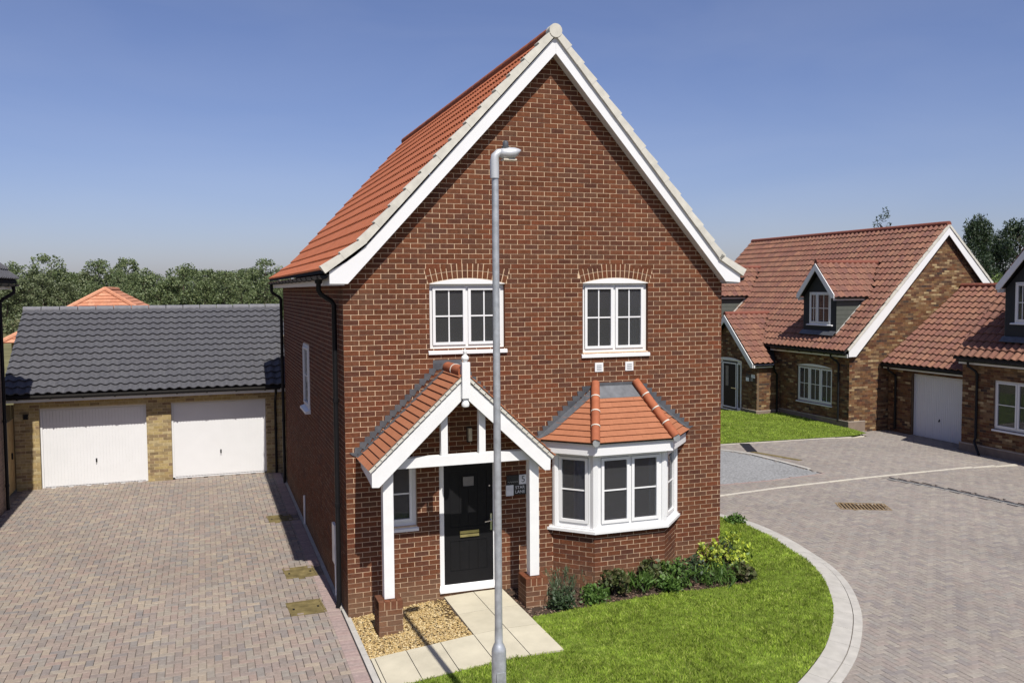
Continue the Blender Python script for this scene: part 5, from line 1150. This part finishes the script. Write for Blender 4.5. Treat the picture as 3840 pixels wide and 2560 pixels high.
plant('strap', 5.95, -.78, .34, .36, 'narrow leaved tuft in front of the yellow green shrub')
plant('dark', 6.35, -.10, .50, .40, 'dark leaved plant right at the foot of the house corner')
plant('fresh', 8.22, 2.35, .16, .34, 'small weed tuft at the lawn edge by the curved kerb', 'weeds')

# ------------------------------------------------------------------ TREES
def tree_proto(seed, H, R, mat, kind='broad', leaf=.30, nc=55, npc=34):
    random.seed(seed); mb = MB(); t0 = H*.28 if kind == 'broad' else H*.1
    mb.tube([(0, 0, -.3), (random.uniform(-.1, .1), random.uniform(-.1, .1), H*.35), (random.uniform(-.3, .3), random.uniform(-.3, .3), H*.62), (random.uniform(-.4, .4), random.uniform(-.4, .4), H*.9)], [H*.02, H*.016, H*.01, H*.003], 7)
    C = []
    for i in range(nc):
        if kind == 'broad':
            a = random.uniform(0, 6.28); v = random.random(); zz = t0+(H-t0)*v; rr = R*math.sin(math.pi*min(1, .18+.78*v))**.6*math.sqrt(random.uniform(.15, 1))*(1+.25*math.sin(a*2+seed))
        else:
            a = random.uniform(0, 6.28); v = random.random()**1.2; zz = t0+(H-t0)*v; rr = R*(1-.82*v)*math.sqrt(random.uniform(.2, 1))*(1+.3*math.sin(a*3+seed+v*9))
        c = (rr*math.cos(a), rr*math.sin(a), zz); C.append(c)
        if i % 4 == 0: mb.tube([(0, 0, max(t0*.7, zz-rr*.8)), (c[0]*.5, c[1]*.5, zz-rr*.25), c], [H*.006, H*.004, H*.0015], 5)
    return mb, C
PR = []
def make_tree(seed, H, R, mat, kind, leaf, nc, npc, spread, asp, x, y, label, group, z=-.32, name='tree', upb=0):
    t = thing(name, label, 'tree', (0, 0, 0), group); mb, C = tree_proto(seed, H, R, mat, kind)
    mb, C = tree_proto(seed, H, R, mat, kind, nc=nc); mb.build('trunk', 'bark', t, org=(0, 0, 0)); leaf_cloud('crown', C, leaf, npc, spread, mat, t, up_bias=upb, aspect=asp)
    t.location = (x, y, z); return t
WG = 'trees of the wood behind the grey roofed garage'
WL = 'green broadleaf tree in the back rows of the distant wood'
protos = []
for i in range(7):
    H = (8.2, 7.4, 9.0, 7.9, 8.6, 7.0, 9.4)[i]; R = (2.7, 2.5, 2.4, 3.0, 2.2, 2.6, 2.9)[i]
    protos.append(make_tree(20+i, H, R, ('wood_leaf', 'wood_leaf_b')[i % 3 == 1], 'broad', .30, 90, 34, (.62, .62, .5), .62, 0, 0, WL, WG))
def dup(root, loc, rot, sc):
    r = root.copy(); COL.objects.link(r); r.location = loc; r.rotation_euler = (0, 0, rot); r.scale = (sc, sc, sc)
    for ch in root.children: c = ch.copy(); COL.objects.link(c); c.parent = r
    return r
random.seed(5)
def ground_pt(px, Y):
    d = fw+rt*((px-1920)/CAMF); k = (Y-CAMP.y)/d.y; return CAMP.x+d.x*k
used = set(); cnt = 0
ORD = 'first second third fourth fifth sixth seventh eighth ninth tenth eleventh twelfth thirteenth fourteenth fifteenth sixteenth seventeenth eighteenth nineteenth twentieth'.split()
for row, (Y, step) in enumerate(((118, 74), (127, 50), (137, 56))):
    px = -160+row*22
    while px < 1250:
        i = random.randrange(7); Yj = Y+random.uniform(-3, 3); X = ground_pt(px, Yj); sc = random.uniform(.72, 1.02)*(1.0+.07*row)
        if 590 < px < 660 and row > 0: sc *= .82
        if 660 < px < 780: sc *= 1.10
        loc = (X, Yj, -.32)
        if i not in used: used.add(i); tr_ = protos[i]; tr_.location = loc; tr_.scale = (sc,)*3
        else: tr_ = dup(protos[i], loc, random.uniform(0, 6.28), sc)
        if row == 0: tr_['label'] = '%s tree from the left along the front edge of the distant wood' % ORD[cnt % 20]; cnt += 1
        else: tr_['label'] = WL
        px += step*random.uniform(.7, 1.35)
for i in range(7):
    if i not in used: protos[i].location = (ground_pt(200+90*i, 133), 133, -.32)
# undergrowth at the foot of the wood
C = [(ground_pt(px, 112+random.uniform(-2, 4)), 112+random.uniform(-2, 4), random.uniform(.0, 2.0)) for px in np.arange(-220, 1250, 6)]
leaf_cloud('undergrowth', C, .34, 44, (1.3, 1.3, 1.0), 'wood_leaf_b', None, aspect=.6)['kind'] = 'stuff'
C = []
for k in range(900):
    a = -1.25+2.5*k/900; D_ = 300+25*math.sin(k*.05); C.append((CAMP.x+D_*math.sin(a), CAMP.y+D_*math.cos(a), random.uniform(.5, 5.5+1.8*math.sin(k*.11)+1.2*math.sin(k*.31))))
leaf_cloud('distant_wood', C, .9, 26, (2.0, 2.0, 1.8), 'wood_leaf_b', None, aspect=.7)['kind'] = 'stuff'
# evergreen trees behind the dormer house
def conifer(seed, H, R, px, Y, label, name='conifer_tree'):
    t = make_tree(seed, H, R, 'conifer_leaf', 'cone', .32, 170, 60, (.5, .5, .7), .28, ground_pt(px, Y), Y, label, 'evergreens behind the dormer house', name=name, upb=1.1); return t
conifer(41, 10.6, 2.9, 3655, 44, 'dark feathery evergreen behind the gable of the dormer house, left of the big pair')
conifer(42, 10.9, 3.4, 3815, 46, 'dark broad evergreen behind the dormer house, cut by the right picture edge')
conifer(43, 9.8, 3.0, 3735, 49, 'darker shorter evergreen between the two tall ones behind the dormer house')
t = make_tree(51, 5.8, 1.5, 'fresh_leaf', 'broad', .22, 26, 26, (.5, .5, .45), .4, ground_pt(3745, 38), 38, 'light green leafy tree growing in front of the dark evergreens', 'evergreens behind the dormer house')
t = make_tree(61, 12.6, 1.2, 'conifer_leaf', 'broad', .30, 44, 26, (.4, .4, .4), .3, ground_pt(3302, 58), 58, 'thin treetop showing above the ridge of the dormer house', 'evergreens behind the dormer house', name='conifer_tree', upb=.8)
for o in list(S.objects):
    if o.type == 'MESH' and not o.data.materials: o.data.materials.append(M['white'])
